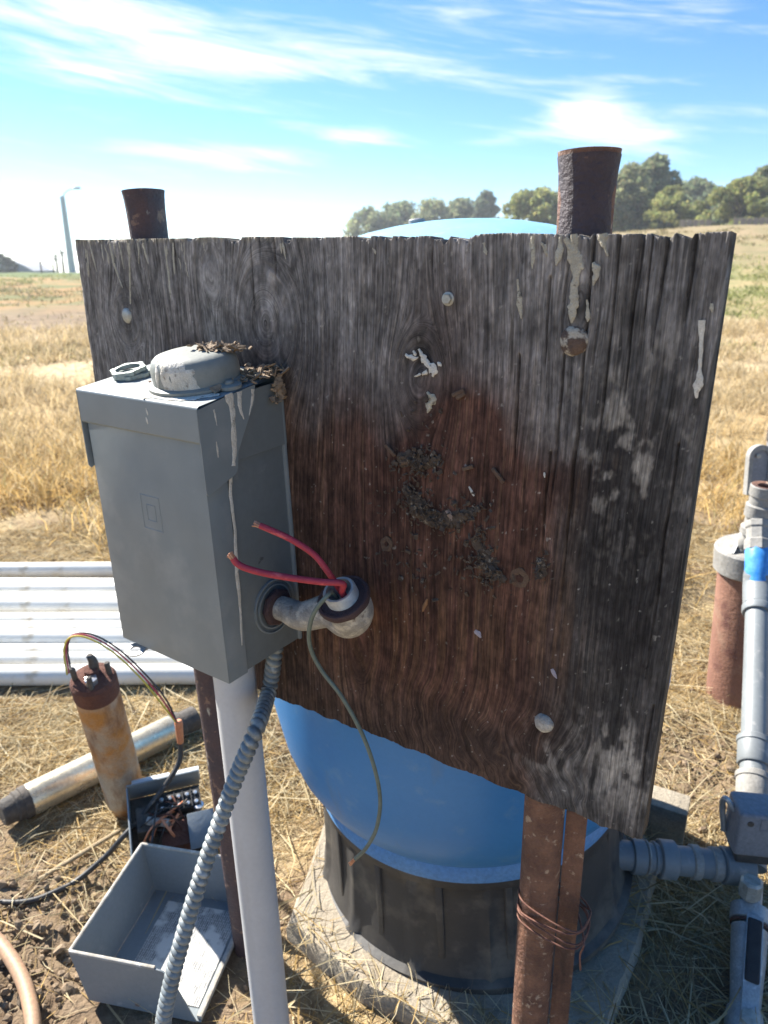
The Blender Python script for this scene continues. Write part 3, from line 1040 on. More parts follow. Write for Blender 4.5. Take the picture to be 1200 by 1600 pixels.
# worn plugs round the two screw holes
m_plug = mat('raw wood ring', (.13, .085, .055), (.10, .06, .04), 80, rough=.95, bump=.5, bscale=300)
for px, py, r in [(604, 850, .0085), (812, 903, .0105)]:
    q = bl(px, py)
    M_ = Matrix.Translation((q.x, .0005, q.z)) @ Matrix.Rotation(math.pi / 2, 4, 'X') @ Matrix.Diagonal((1, 1.25, 1, 1))
    MB().lathe([(r, -.002), (r * .97, .0012), (r * .6, .0018), (r * .34, .0006), (r * .30, -.004)], 26, M_, cap=False, wob=lambda a, z: 1 + .07 * math.sin(2 * a + px) + .05 * math.sin(5 * a)).build('screw_hole_rim', m_plug, board)


def drip(path, widths, h_, m, parent, name='bird_dropping', place=None, lump=.38, seg=7):
    """flattened streak lying on a plane; path in (a, b), place maps (a, b, height) to local coordinates"""
    P = spline([Vector((a, b, 0)) for a, b in path], 7)
    n = len(P)
    k = MB()
    V, Fq = [], []
    ph_ = [random.uniform(0, 6.28) for _ in range(6)]
    for i, p in enumerate(P):
        t = i / (n - 1) * (len(widths) - 1)
        q = min(int(t), len(widths) - 2)
        w = widths[q] + (widths[q + 1] - widths[q]) * (t - q)
        edge_ = [1 + lump * (.5 * math.sin(i * .55 + ph_[e]) + .35 * math.sin(i * 1.25 + ph_[e + 2]) + .2 * math.sin(i * 2.3 + ph_[e + 4])) for e in (0, 1)]
        d = (P[min(i + 1, n - 1)] - P[max(i - 1, 0)])
        d = d.normalized() if d.length > 0 else Vector((0, -1, 0))
        s_ = Vector((-d.y, d.x, 0))
        for j in range(seg):
            a = math.pi * j / (seg - 1)
            o = p + s_ * (w * math.cos(a) * edge_[0 if j < seg / 2 else 1])
            V.append(place(o.x, o.y, h_ * math.sin(a) * random.uniform(.7, 1.1) * min(1, w / .003 + .35) - .0004))
    for i in range(n - 1):
        for j in range(seg - 1):
            Fq.append((i * seg + j, i * seg + j + 1, (i + 1) * seg + j + 1, (i + 1) * seg + j))
    Fq.append(tuple(range(seg)))
    Fq.append(tuple((n - 1) * seg + j for j in range(seg)))
    k.add(V, Fq)
    return k.build(name, m, parent, 60)


bplace = lambda a, b, h_: (a, -h_ - .0006, b)


def bdrip(pxs, ws, m=m_dropcream, h_=.0013, **kw):
    pts_ = [(bl(x, y).x, bl(x, y).z) for x, y in pxs]
    return drip(pts_, [w / 1000 for w in ws], h_, m, board, place=bplace, **kw)


bdrip([(896, 366), (898, 400), (900, 430), (897, 460), (896, 480), (893, 505)], [3, 6, 4, 3.6, 5.5, 1])
bdrip([(884, 372), (893, 392), (903, 410), (912, 420)], [2, 4, 6, 1])
bdrip([(876, 370), (874, 395), (869, 415)], [1.5, 3, 3.5, 1])
bdrip([(927, 410), (932, 424), (927, 446)], [1.2, 3.4, 3.6, .6])
bdrip([(917, 468), (919, 490), (918, 503)], [.8, 1.8, 2.4, .6])
bdrip([(809, 436), (811, 465), (815, 498)], [1.2, 1.6, 3.0, .8])
bdrip([(833, 368), (833, 395), (832, 420)], [2.4, 1.8, 2.6, .6])
bdrip([(941, 366), (944, 382), (950, 400)], [5, 3.5, 1.5, .6], h_=.003)
bdrip([(1098, 500), (1095, 545), (1094, 575), (1091, 600), (1088, 622)], [3.0, 1.6, 1.4, 4.0, 1.0], m_drop, .0014)
bdrip([(1112, 474), (1113, 488)], [1.2, 1.8, .5], m_dropcream, .0012)
bdrip([(140, 380), (152, 425)], [1.5, 1.8, .6])
bdrip([(202, 380), (203, 420), (204, 475)], [2, 1.6, 2.2, 1])
bdrip([(172, 380), (178, 410), (192, 450)], [2, 2.6, 2, 1])
bdrip([(224, 380), (232, 412)], [2, 2.4, .8])
bdrip([(258, 385), (264, 430), (269, 475)], [1.4, 2.4, 1.6, 2.6, .8])
bdrip([(186, 378), (194, 420)], [1.6, 1.4, .6])
dr_ = random.Random(4)
for i in range(22):
    x_ = dr_.uniform(128, 300) if i < 14 else dr_.uniform(300, 870)
    l_ = dr_.uniform(14, 60) if i < 14 else dr_.uniform(8, 26)
    y_ = 379 + dr_.uniform(0, 40) * (i % 3 == 0)
    bdrip([(x_, y_), (x_ + dr_.uniform(0, 4), y_ + l_ * .5), (x_ + dr_.uniform(1, 6), y_ + l_)], [dr_.uniform(.6, 1.6), dr_.uniform(.8, 1.8), dr_.uniform(.8, 2.0), .4], h_=.0009, lump=.5)
bdrip([(655, 545), (661, 558), (668, 568), (678, 580), (676, 588)], [1.5, 3.2, 4.4, 5.0, 1.4], m_drop, .0022, lump=.55)
bdrip([(646, 548), (650, 556)], [1.2, 2.4, .6], m_drop, .002, lump=.5)
bdrip([(684, 566), (690, 572)], [1.2, 2.2, .6], m_drop, .002, lump=.5)
bdrip([(634, 554), (645, 560), (654, 558)], [1.6, 3.2, 2.0, .8], m_drop, .002, lump=.55)
bdrip([(668, 580), (658, 585), (648, 588)], [2.4, 2.0, 1.4, .6], m_drop, .002, lump=.5)
bdrip([(668, 612), (676, 624), (671, 634), (668, 645)], [1.4, 4.6, 4.0, .6], m_dropcream, .002, lump=.6)
bdrip([(742, 985), (752, 996)], [2, 4.2, 1.0], mat('pale lichen', (.36, .33, .38), (.30, .27, .30), 90, rough=.95, bump=.4, bscale=300), .0010)
bdrip([(862, 1045), (870, 1060)], [1.5, 2.8, .8], MATS['pale lichen'], .0010)
bdrip([(700, 796), (708, 812)], [2, 3.8, 1.4], mat('pale cocoon', (.34, .25, .20), (.28, .20, .15), 80, rough=.9), .005)
bdrip([(733, 760), (741, 775)], [.8, 1.5, .8], m_drop, .002)
bdrip([(851, 738), (851, 746)], [.8, 1.2, .5], m_drop, .002)
bdrip([(668, 935), (661, 955)], [1, 3.0, .8], mat('wood splinter', (.28, .15, .07), (.22, .12, .06), 80, rough=.95), .003)


def chips(boxes, mat_, parent, name, place, smin, smax, elong=2.2):
    k = MB()
    for (a, b, ra, rb, n_, lift) in boxes:
        for i in range(n_):
            x = random.gauss(a, ra)
            y = random.gauss(b, rb)
            L_ = random.uniform(smin, smax)
            W_ = L_ / random.uniform(1.2, elong)
            R_ = Euler((random.gauss(0, .5), random.gauss(0, .5), random.uniform(0, 6.28))).to_matrix().to_4x4()
            V, Fq = [], []
            for sx in (-1, 1):
                for sy in (-1, 1):
                    for sz in (-1, 1):
                        V.append(Vector((sx * L_ * random.uniform(.3, .55), sy * W_ * random.uniform(.3, .55), sz * min(W_, .004) * random.uniform(.10, .30))))
            Fq = [(0, 1, 3, 2), (4, 6, 7, 5), (0, 4, 5, 1), (2, 3, 7, 6), (0, 2, 6, 4), (1, 5, 7, 3)]
            hgt = abs(random.gauss(0, lift)) + W_ * .15
            k.add([place(*( (R_ @ v) + Vector((x, y, hgt)))) for v in V], Fq)
    o = k.build(name, mat_, parent, 0)
    kind(o, 'stuff')
    return o


def bxy(px, py):
    q = bl(px, py)
    return q.x, q.z


nb_ = []
for px, py, ra, rb, n_, li in [(650, 725, .014, .010, 90, .003), (672, 712, .012, .006, 40, .003), (645, 770, .012, .010, 60, .003), (665, 800, .016, .008, 90, .004), (690, 815, .014, .007, 60, .004),
                               (735, 795, .012, .008, 50, .004), (750, 835, .010, .010, 40, .003), (760, 880, .012, .010, 80, .004), (775, 905, .010, .006, 40, .003), (848, 885, .006, .010, 40, .004),
                               (620, 800, .02, .02, 30, .001), (640, 880, .03, .012, 30, .001), (720, 860, .03, .03, 40, .001), (660, 640, .02, .02, 20, .001)]:
    a, b = bxy(px, py)
    nb_.append((a, b, ra, rb, n_, li))
for path_, w_ in [([(622, 712), (650, 722), (690, 716)], [6, 11, 9, 4]), ([(632, 760), (655, 795), (690, 815), (742, 798)], [6, 10, 11, 9, 5]), ([(742, 838), (760, 878), (790, 908)], [5, 10, 8, 4]), ([(845, 872), (850, 900)], [4, 6, 3])]:
    bdrip(path_, w_, m_mud, .0028, lump=.5, name='nest_mud')
chips(nb_, m_mud, board, 'nest_debris', bplace, .002, .0085, 4.0)
# a few larger splinters of wood stuck in the litter
for px, py, L_, an in [(612, 703, .018, -.7), (636, 722, .012, .2), (718, 613, .016, .5), (733, 730, .014, .4), (780, 742, .020, -.8), (722, 618, .012, .6)]:
    q = bl(px, py)
    M_ = Matrix.Translation((q.x, -.003, q.z)) @ Matrix.Rotation(-an, 4, 'Y')
    MB().box((0, 0, 0), (L_, .003, .0045), M_, bev=.0008, seg=1).build('splinter', MATS['raw wood ring'], board)

# ------------------------------------------------------------------ rusty posts


def rusty_pipe(name_, label, pts_, r, m, flare, seed):
    lr = random.Random(seed)
    rt = thing(name_, label, 'post', BF)
    P0_, P1_ = Vector(pts_[0]), Vector(pts_[1])
    L_ = (P1_ - P0_).length
    M_ = axis(P0_, P1_ - P0_, (0, 1, 0))
    prof = [(r, 0)] + [(r, L_ * k / 40) for k in range(1, 37)]
    prof += [(r * (1 + .1 * flare), L_ - .05), (r * (1 + .22 * flare), L_ - .025), (r * (1 + .5 * flare), L_ - .008), (r * (1 + .8 * flare), L_)]
    prof += [(r * (1 + .74 * flare) - .004, L_ - .0005), (r - .005, L_ - .03), (r - .005, L_ - .25)]
    ph = lr.uniform(0, 6)
    MB().lathe(prof, 40, M_, cap=False, wob=lambda a, z: 1 + (.02 * math.sin(2 * a + ph) + .015 * math.sin(5 * a + ph * 2)) * (1 if z > L_ - .06 else .15)).build('pipe', m, rt)
    return rt


rp = rusty_pipe('rusty_post', 'thick rusty steel pipe standing up behind the right end of the board', [(.010, .054, -.15), (-.020, .056, 1.403)], .0258, m_rust, .16, 1)
lp = rusty_pipe('rusty_post', 'thinner looking rusty pipe standing up behind the left end of the board', [(-.585, .056, -.15), (-.679, .056, 1.402)], .0262, m_rustdark, .16, 2)
# the upper end of the right pipe still carries dark paint
rp2 = rp.children[0]
ru_top = MB().lathe([(.0266, 1.28), (.0268, 1.36), (.0280, 1.385), (.0298, 1.399)], 40, Matrix.Translation((0, 0, 0)), cap=False)
ru_top.v = [tuple(axis((.010, .054, -.15), (-.030, .002, 1.553), (0, 1, 0)) @ (Vector(v) + Vector((0, 0, .15)))) for v in ru_top.v]
ru_top.build('painted_end', m_purple, rp)

# angle iron wired to the right post
ai = thing('angle_iron', 'rusty angle iron stake wired to the right hand pipe below the board', 'stake', BF)
am = MB()
Ma = Matrix.Translation((.0370, .062, 0)) @ Matrix.Rotation(math.radians(-1.0), 4, 'Y') @ Matrix.Rotation(math.radians(12), 4, 'Z')
prof_l = [(-.004, 0), (.022, 0), (.022, .004), (.0, .004), (.0, .036), (-.004, .036)]
V = [(x, y, -.15) for x, y in prof_l] + [(x, y, .640 + (.004 if x > .01 else 0)) for x, y in prof_l]
nn = len(prof_l)
am.add(V, [tuple(range(nn))[::-1], tuple(range(nn, 2 * nn))] + [(i, (i + 1) % nn, (i + 1) % nn + nn, i + nn) for i in range(nn)], Ma)
am.build('angle_bar', m_rust, ai, 30)
# tie wire
tw = thing('tie_wire', 'thin rusty tie wire wound round the pipe and angle iron', 'wire', BF)
k = MB()
cx, cy = .020, .056
pts_ = []
for i in range(60):
    a = i / 12 * 2 * math.pi * .98
    rx_, ry_ = .0465, .0335
    xx = cx + rx_ * math.copysign(abs(math.cos(a)) ** .7, math.cos(a))
    yy = cy - ry_ * math.copysign(abs(math.sin(a)) ** .6, math.sin(a))
    pts_.append((xx, yy, .487 + .009 * math.sin(a * .37 + .5) + .006 * math.cos(a) * (-1 if i % 24 < 12 else .6) - .0045 * (i / 12)))
k.tube(pts_, .0013, 7, 3)
k.tube([pts_[-1], (.070, .034, .475), (.068, .030, .455), (.072, .026, .435)], .0013, 7, 5)
k.build('loops', m_wire, tw)

# ------------------------------------------------------------------ grey disconnect box (local: x right, y away, z up, origin at board face, bottom centre)
BOXM = BF @ Matrix.Translation((-.466, 0, .797))
SHEAR = -.046          # the box hangs a little out of true
BOXi = BOXM.inverted()
HW, DP, HT = .1065, .143, .356
box = thing('disconnect_box', 'grey metal electrical box with a domed cap mounted on the board', 'electrical box', BOXM)


def bx_at(px, py, axis_, val):
    """ray to a plane x/y/z = val in box coordinates"""
    o = BOXi @ CC
    d = (BOXi.to_3x3() @ ray(px, py))
    v_ = val
    for _ in range(4):
        p = o + d * ((v_ - o[axis_]) / d[axis_])
        if axis_ == 0:
            v_ = val + SHEAR * p.z
    return Vector((p.x - SHEAR * p.z, p.y, p.z))


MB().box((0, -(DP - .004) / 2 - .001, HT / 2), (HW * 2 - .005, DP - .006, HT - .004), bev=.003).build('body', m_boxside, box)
# cover: front sheet with side flanges wrapping back 34 mm
cv = MB()
FL = .034
yf = -DP
cv.box((0, yf + .0015, HT / 2 - .004), (HW * 2, .003, HT - .010), bev=.0013)
for s_ in (-1, 1):
    cv.box((s_ * (HW - .0012), yf + FL / 2, HT / 2 - .004), (.0024, FL, HT - .010), bev=.001)
cv.box((0, yf + .012, .0022), (HW * 2 - .004, .022, .0022), bev=.0008)
cover = cv.build('cover', m_boxgrey, box)
# embossed double square on the cover
q = bx_at(237, 802, 1, yf)
em = MB()
for hs, wd in ((.0215, .0020), (.0105, .0018)):
    o_ = [(-hs, -hs), (hs, -hs), (hs, hs), (-hs, hs)]
    i_ = [(x * (hs - wd) / hs, z * (hs - wd) / hs) for x, z in o_]
    m_ = [(x * (hs - wd * .5) / hs, z * (hs - wd * .5) / hs) for x, z in o_]
    V = [(x, .0002, z) for x, z in o_] + [(x, -.0006, z) for x, z in m_] + [(x, .0002, z) for x, z in i_]
    Fq = []
    for i in range(4):
        j = (i + 1) % 4
        Fq += [(i, j, 4 + j, 4 + i), (4 + i, 4 + j, 8 + j, 8 + i)]
    em.add(V, Fq, Matrix.Translation((q.x, yf, q.z)) @ Matrix.Diagonal((.86, 1, 1.08, 1)))
em.build('embossed_square', m_boxgrey, cover, 20)
# side band under the hood
for s_ in (-1, 1):
    x0 = s_ * (HW - .001)
    M_ = Matrix(((0, s_, 0, x0), (-1, 0, 0, 0), (0, 0, 1, 0), (0, 0, 0, 1)))
    # polygon in (off, z)
    poly = [(.001, HT - .072), (.122, HT - .076), (.122, HT - .001), (.001, HT + .010)]
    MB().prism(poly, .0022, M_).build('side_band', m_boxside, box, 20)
# hood: sloping top, front lip and side cheeks
hd = MB()
zf, zk = HT - .001, HT + .021
W2, DF = HW + .0060, DP + .005
topq = [(-W2, -DF, zf), (W2, -DF, zf), (W2, .0, zk), (-W2, .0, zk)]


def slab(k, V, t):
    nrm = (Vector(V[1]) - Vector(V[0])).cross(Vector(V[2]) - Vector(V[0])).normalized()
    A = [Vector(v) for v in V]
    B = [v - nrm * t for v in A]
    n_ = len(A)
    k.add(A + B, [tuple(range(n_)), tuple(reversed(range(n_, 2 * n_)))] + [(i, i + n_, (i + 1) % n_ + n_, (i + 1) % n_) for i in range(n_)])


bmh = bmesh.new()
LIP = .041
rb = .004
# front lip with rounded top edge
prof_ = [(-DF, zf - LIP)]
for a in range(0, 6):
    an = a / 5 * (math.pi / 2 - .15)
    prof_.append((-DF + rb * (1 - math.cos(an)), zf - rb + rb * math.sin(an)))
prof_.append((0, zk))
V, Fq = [], []
for (y_, z_) in prof_:
    V += [(-W2, y_, z_), (W2, y_, z_)]
for i in range(len(prof_) - 1):
    Fq.append((2 * i, 2 * i + 1, 2 * i + 3, 2 * i + 2))
V2 = [(x, y_ + .0018 if k_ < 2 else y_ + .0006, z_ - .0022) for k_, (x, y_, z_) in enumerate(V)]
nv = len(V)
hd.add(V + V2, Fq + [tuple(reversed([i + nv for i in f])) for f in Fq] + [(0, nv, nv + 1, 1)])
for s_ in (-1, 1):
    M_ = Matrix(((0, s_, 0, s_ * (W2 - .0016)), (-1, 0, 0, 0), (0, 0, 1, 0), (0, 0, 0, 1)))
    poly = [(DF, zf - .004), (DF, zf - LIP), (DF, zf - .100), (DF - .003, zf - .104), (.100, zf - .088), (.096, zf - .082), (.092, zf - .062), (.075, zf - .034), (.058, zf - .008), (.054, zf + .0128), (.10, zf + .0055)]
    hd.prism(poly, .0016, M_)
hd.build('hood', m_boxgrey, box, 30)
# back flange with rounded corners showing behind the hood
fl = MB()
fl.box((0, -.004, HT * .5 + .012), (HW * 2 + .003, .006, HT + .020), bev=.0028)
fl.build('mounting_flange', m_boxgrey, box)
# dome cap and its oval plate
ztop = lambda off: zf + (zk - zf) * (1 - off / DF)
slope = math.atan2(zk - zf, DF)
DOFF = .076
dcx = bx_at(309, 585, 1, -DOFF).x
MD = Matrix.Translation((dcx, -DOFF, ztop(DOFF) + .0005)) @ Matrix.Rotation(slope, 4, 'X')
RD = .0535
dome = MB()
dome.lathe([(RD * 1.0, .0), (RD * 1.0, .006), (RD * 1.0, .020), (RD * .985, .026), (RD * .93, .0325), (RD * .84, .0365), (RD * .70, .0385), (RD * .35, .0398), (RD * .02, .040)], 56, MD)
hub = dome.build('dome_cap', mat('weathered cap paint', (.185, .20, .185), (.215, .225, .205), 14, c3=(.30, .295, .26), scale3=30, lo3=.58, hi3=.7, rough=.55, bump=.1, fine=.1), box)
pl = MB()
pl.lathe([(RD * 1.04, .0), (RD * 1.13, .001), (RD * 1.13, .0042), (RD * 1.04, .0058), (RD * 1.0, .0062)], 48, MD @ Matrix.Diagonal((1.0, 1, 1, 1)), cap=False)
for s_ in (-1, 1):
    Me = MD @ Matrix.Translation((s_ * RD * 1.10, s_ * -.004, 0))
    pl.lathe([(.0145, .0), (.0145, .004), (.012, .0052), (.002, .0055)], 24, Me)
    pl.lathe([(.0055, .005), (.0055, .0075), (.004, .009), (.001, .0092)], 16, Me)
pl.build('cap_flange', MATS['weathered cap paint'], box)
# latch tab under the front edge
q = bx_at(218, 1010, 2, -.004)
lt = MB()
ML = Matrix.Translation((q.x, yf + .004, -.003)) @ Matrix.Rotation(math.radians(12), 4, 'X')
ang = [2 * math.pi * i / 28 for i in range(28)]
V = [(math.cos(a) * .016, -.009 + math.sin(a) * .013, 0) for a in ang] + [(math.cos(a) * .0085, -.009 + math.sin(a) * .0062, 0) for a in ang]
V += [(x, y_, z_ - .002) for x, y_, z_ in V]
Fq = []
for i in range(28):
    j = (i + 1) % 28
    Fq += [(i, j, 28 + j, 28 + i), (56 + i, 84 + i, 84 + j, 56 + j), (i, 56 + i, 56 + j, j), (28 + i, 28 + j, 84 + j, 84 + i)]
lt.add(V, Fq, ML)
lt.box((.004, .006, -.001), (.022, .016, .003), ML, bev=.0006)
lt.build('latch_tab', m_galv, box, 40)
# knockout rings on the right side
q = bx_at(430, 947, 0, HW)
kn = MB()
MK = Matrix.Translation((HW - .0020, q.y, q.z)) @ Matrix.Rotation(math.pi / 2, 4, 'Y')
for r_ in (.0300, .0370):
    kn.lathe([(r_ - .0012, .0), (r_ - .0010, .0026), (r_ + .0010, .0026), (r_ + .0012, .0)], 48, MK, cap=False)
kn.build('knockout_ring', m_boxgrey, box, 60)
kq = q.copy()
# droppings on the box
hplace = lambda a, b, h_: (a, -b, ztop(b) + h_ * .8 + .0004)          # on the sloped top: a = x, b = off
splace = lambda a, b, h_: (W2 + .0004 + h_ * .7, -a, b)                # on the right cheek: a = off, b = z
fplace = lambda a, b, h_: (a, -DP - .0003 - h_, b)


def sq(px, py):
    p = bx_at(px, py, 0, W2)
    return (-p.y, p.z)


drip([sq(357, 615), sq(364, 650), sq(366, 700), sq(365, 728)], [.0055, .0042, .0036, .003], .0012, m_drop, box, place=splace)
spl2 = lambda a, b, h_: (HW + .0006 + h_ * .7 + (.0016 if b > HT - .08 else 0), -a, b)
drip([sq(365, 730), sq(366, 775), sq(372, 830), sq(376, 900), sq(381, 960), sq(383, 1010)], [.0036, .003, .002, .0034, .0026, .0022, .0008], .0012, m_drop, box, place=spl2)
drip([sq(373, 612), sq(376, 640), sq(381, 655)], [.004, .0025, .0006], .0009, m_drop, box, place=splace)
drip([sq(395, 608), sq(394, 625), sq(389, 650)], [.003, .002, .0005], .0009, m_drop, box, place=splace)
drip([sq(334, 640), sq(339, 665)], [.0012, .001, .0004], .0006, m_drop, box, place=splace)
drip([sq(338, 690), sq(341, 715)], [.0008, .0016, .0005], .0006, m_drop, box, place=splace)
drip([(.000, .130), (.02, .134), (.045, .128), (.07, .122), (.09, .118)], [.003, .010, .014, .012, .006], .0010, m_drop, box, place=hplace, lump=.5)
drip([(.035, .118), (.055, .118), (.075, .112), (.095, .108), (.104, .104)], [.004, .010, .012, .009, .004], .0010, m_drop, box, place=hplace, lump=.4)
drip([(.050, .128), (.072, .132), (.090, .126)], [.004, .007, .003], .0010, m_drop, box, place=hplace, lump=.4)
for px, py, n_ in [(228, 638, 1), (228, 652, 1)]:
    p = bx_at(px, py, 1, -DF)
    drip([(p.x, p.z), (p.x + .002, p.z - .008)], [.0008, .0016, .0005], .0008, m_drop, box, place=lambda a, b, h_: (a, -DF - .0003 - h_, b))


def dome_pt(phi_, s_):
    """point on dome: phi around, s from 0 (rim bottom) to 1 (centre)"""
    prof = [(1.0, .002), (1.0, .018), (.985, .026), (.93, .0325), (.84, .0365), (.70, .0385), (.35, .0398), (.02, .040)]
    t = s_ * (len(prof) - 1)
    i = min(int(t), len(prof) - 2)
    r_, z_ = [prof[i][c] + (prof[i + 1][c] - prof[i][c]) * (t - i) for c in (0, 1)]
    return MD @ Vector((math.cos(phi_) * r_ * RD, math.sin(phi_) * r_ * RD, z_))


def dome_drip(ph, w, s0, s1):
    def plc(a, b, h_):
        p = dome_pt(ph + a / RD, max(0, min(1, b)))
        return p + (p - (MD @ Vector((0, 0, .005)))).normalized() * (h_ + .0004)
    drip([(0, s1), (random.uniform(-.003, .003), (s0 + s1) / 2), (random.uniform(-.003, .003), s0)], w, .0008, m_drop, hub, place=plc, lump=.35)


dome_drip(-1.25, [.009, .007, .006], .0, .62)
dome_drip(-1.05, [.005, .008, .007], .0, .55)
dome_drip(-1.42, [.010, .008, .007], .02, .75)
dome_drip(-1.75, [.003, .004, .002], .05, .50)
dome_drip(-.85, [.006, .007, .006], .0, .35)
dome_drip(-1.9, [.012, .008, .003], .55, .86)
# nest litter on the cap and the right rear of the hood
tplace = lambda a, b, h_: (a, -b, ztop(max(0, b)) + h_ + .001)
chips([(dcx + .062, .035, .012, .014, 50, .003), (.085, .028, .012, .012, 55, .003), (.100, .012, .006, .008, 40, .003), (dcx + .055, .07, .004, .012, 25, .002)], m_nest, box, 'nest_litter', tplace, .004, .016)
chips([(dcx + .018, .060, .012, .010, 70, .003), (dcx + .035, .050, .008, .010, 50, .002)], m_nest, box, 'nest_litter', lambda a, b, h_: (a, -b, ztop(DOFF) + .040 + h_), .004, .016)
chips([(.1105, HT + .002, .004, .010, 40, .001)], m_nest, box, 'nest_litter', lambda a, b, h_: (W2 + h_ + .001, -abs(a - .1) * 1.6, b), .003, .010)
chips([(dcx - .060, .088, .004, .006, 16, .001)], mat('reddish scrap', (.42, .20, .15), (.33, .25, .19), 90, rough=.9), box, 'nest_litter', tplace, .003, .009)
# two loose lock nuts lying on the hood
ln_pos = bx_at(207, 584, 1, -.082)
for q_, (ox, oo, oz, rr_, tl) in enumerate([(ln_pos.x, .082, .0030, .0225, 0.0), (ln_pos.x - .003, .086, .0095, .0215, .10)]):
    M_ = BOXM @ Matrix.Translation((ox + SHEAR * HT, -oo, ztop(oo) + oz)) @ Matrix.Rotation(slope + tl, 4, 'X') @ Matrix.Rotation(.4 * q_, 4, 'Z')
    k = MB()
    V, Fq = [], []
    sg = 48
    for (dr, z_) in ((1.0, -.0024), (1.0, .0024), (.76, .0024), (.76, -.0024)):
        for i in range(sg):
            a = 2 * math.pi * i / sg
            lug = 1 + (.12 if dr == 1.0 and (i % 8) in (0, 1, 2) else 0)
            V.append((math.cos(a) * rr_ * dr * lug, math.sin(a) * rr_ * dr * lug, z_))
    for r_ in range(4):
        for i in range(sg):
            j = (i + 1) % sg
            r2 = (r_ + 1) % 4
            Fq.append((r_ * sg + i, r_ * sg + j, r2 * sg + j, r2 * sg + i))
    k.add(V, Fq)
    o = k.build('lock_nut', mat('lock nut zinc', (.36, .40, .38), (.28, .32, .30), 90, metal=.5, rough=.45, bump=.2), None, 30, M_)
    tag(o, ['lower flat lock nut lying on the left of the box hood', 'upper lock nut stacked on another on the left of the box hood'][q_], 'nut', 'lock nuts on the box hood')

# ------------------------------------------------------------------ conduit elbow on the right of the box
elb = thing('conduit_elbow', 'corroded metal conduit elbow sticking out of the right side of the box', 'conduit fitting', BF)
for ch_ in list(box.children_recursive):
    for v in ch_.data.vertices:
        v.co.x += SHEAR * v.co.z
kw = BFi @ (BOXM @ Vector((HW + SHEAR * kq.z, kq.y, kq.z)))
A0 = kw
ax_ = Vector((-.05, -.50, .86)).normalized()
RC = bl(538, 937, .066)                        # centre of the dark ring
B1 = RC - ax_ * .030
k = MB()
k.tube([A0 + Vector((-.002, 0, 0)), A0 + Vector((.022, 0, 0)), A0 + Vector((.05, -.001, .0)), B1 + Vector((-.040, .004, -.008)), B1 + Vector((-.014, .006, -.012)), B1 + ax_ * .006, RC - ax_ * .003],
       [.0160, .0165, .0185, .0205, .0230, .0255, .0280, .0290], 28, 8)
k.build('elbow_body', m_elbow, elb, 50)
k = MB()
k.lathe([(.0165, 0), (.0255, .001), (.0265, .006), (.024, .009), (.0165, .010)], 8, axis(A0, (1, 0, 0)), cap=False)
k.build('lock_ring', m_bush, elb, 40)
k = MB()
MR = axis(RC, ax_)
k.lathe([(.0300, -.004), (.0328, -.002), (.0335, .003), (.0322, .0065), (.0295, .0068), (.0282, .0045), (.024, .0040), (.0185, .005)], 48, MR, cap=False, wob=lambda a, z: 1 + .012 * math.sin(9 * a))
k.build('bushing', m_bush, elb, 50)
k = MB()
prof = []
for i in range(15):
    z_ = .004 + i * .00105
    prof.append((.0198 + (.0008 if i % 2 else 0), z_))
prof += [(.0190, .0200), (.0162, .0200), (.0160, .0), (.0160, -.012)]
k.lathe(prof, 44, MR, cap=False)
k.build('threaded_nipple', m_thread, elb, 25)

NIP = RC + ax_ * .012


def wire(name_, label, pts_, r, m, cat, ends=True, bare=.010, strands=7, group=None):
    t = thing(name_, label, cat, BF, group)
    MB().tube(pts_, r, 12, 7).build('insulation', m, t)
    if ends:
        e = Vector(pts_[-1])
        d_ = (e - Vector(pts_[-2])).normalized()
        k = MB()
        for s_ in range(strands):
            a = 2 * math.pi * s_ / strands
            x_ = d_.cross(Vector((0, 0, 1))).normalized()
            y_ = d_.cross(x_)
            o_ = (x_ * math.cos(a) + y_ * math.sin(a)) * r * .55
            k.tube([e - d_ * .002 + o_, e + d_ * bare * .5 + o_ * 1.3, e + d_ * bare * random.uniform(.7, 1.1) + o_ * random.uniform(1.0, 2.0)], r * .30, 6, 3)
        k.build('bare_strands', m_copper, t)
    return t


r1 = [NIP - ax_ * .030 + Vector((.004, 0, 0)), NIP + Vector((-.002, .004, 0)), bl(512, 893, .088), bl(490, 866, .096), bl(455, 843, .108), bl(425, 829, .118), bl(406, 821, .124)]
wire('red_wire', 'upper stub of red wire with a bare copper end rising from the elbow', r1, .0037, m_red, 'wire', bare=.008, group='red wires in the elbow')
r2 = [NIP - ax_ * .030 + Vector((.010, 0, 0)), NIP + Vector((.006, -.004, .004)), bl(535, 912, .090), bl(500, 909, .105), bl(455, 903, .125), bl(415, 896, .142), bl(385, 888, .155), bl(370, 880, .160), bl(364, 872, .162)]
wire('red_wire', 'lower stub of red wire reaching left across the side of the box', r2, .0039, m_red, 'wire', bare=.007, group='red wires in the elbow')
r3 = [NIP - ax_ * .030 + Vector((-.004, -.004, 0)), NIP + ax_ * .005 + Vector((-.004, -.008, 0)), bl(512, 930, .100), bl(492, 955, .108), bl(483, 985, .104), bl(486, 1015, .096), bl(503, 1048, .088), bl(535, 1090, .078), bl(565, 1145, .068), bl(585, 1200, .060),
      bl(594, 1250, .054), bl(588, 1295, .050), bl(572, 1325, .048), bl(555, 1342, .048)]
wire('green_wire', 'thin grey green wire hanging from the elbow in front of the blue tank', r3, .0027, m_green, 'wire', bare=.020, strands=6)

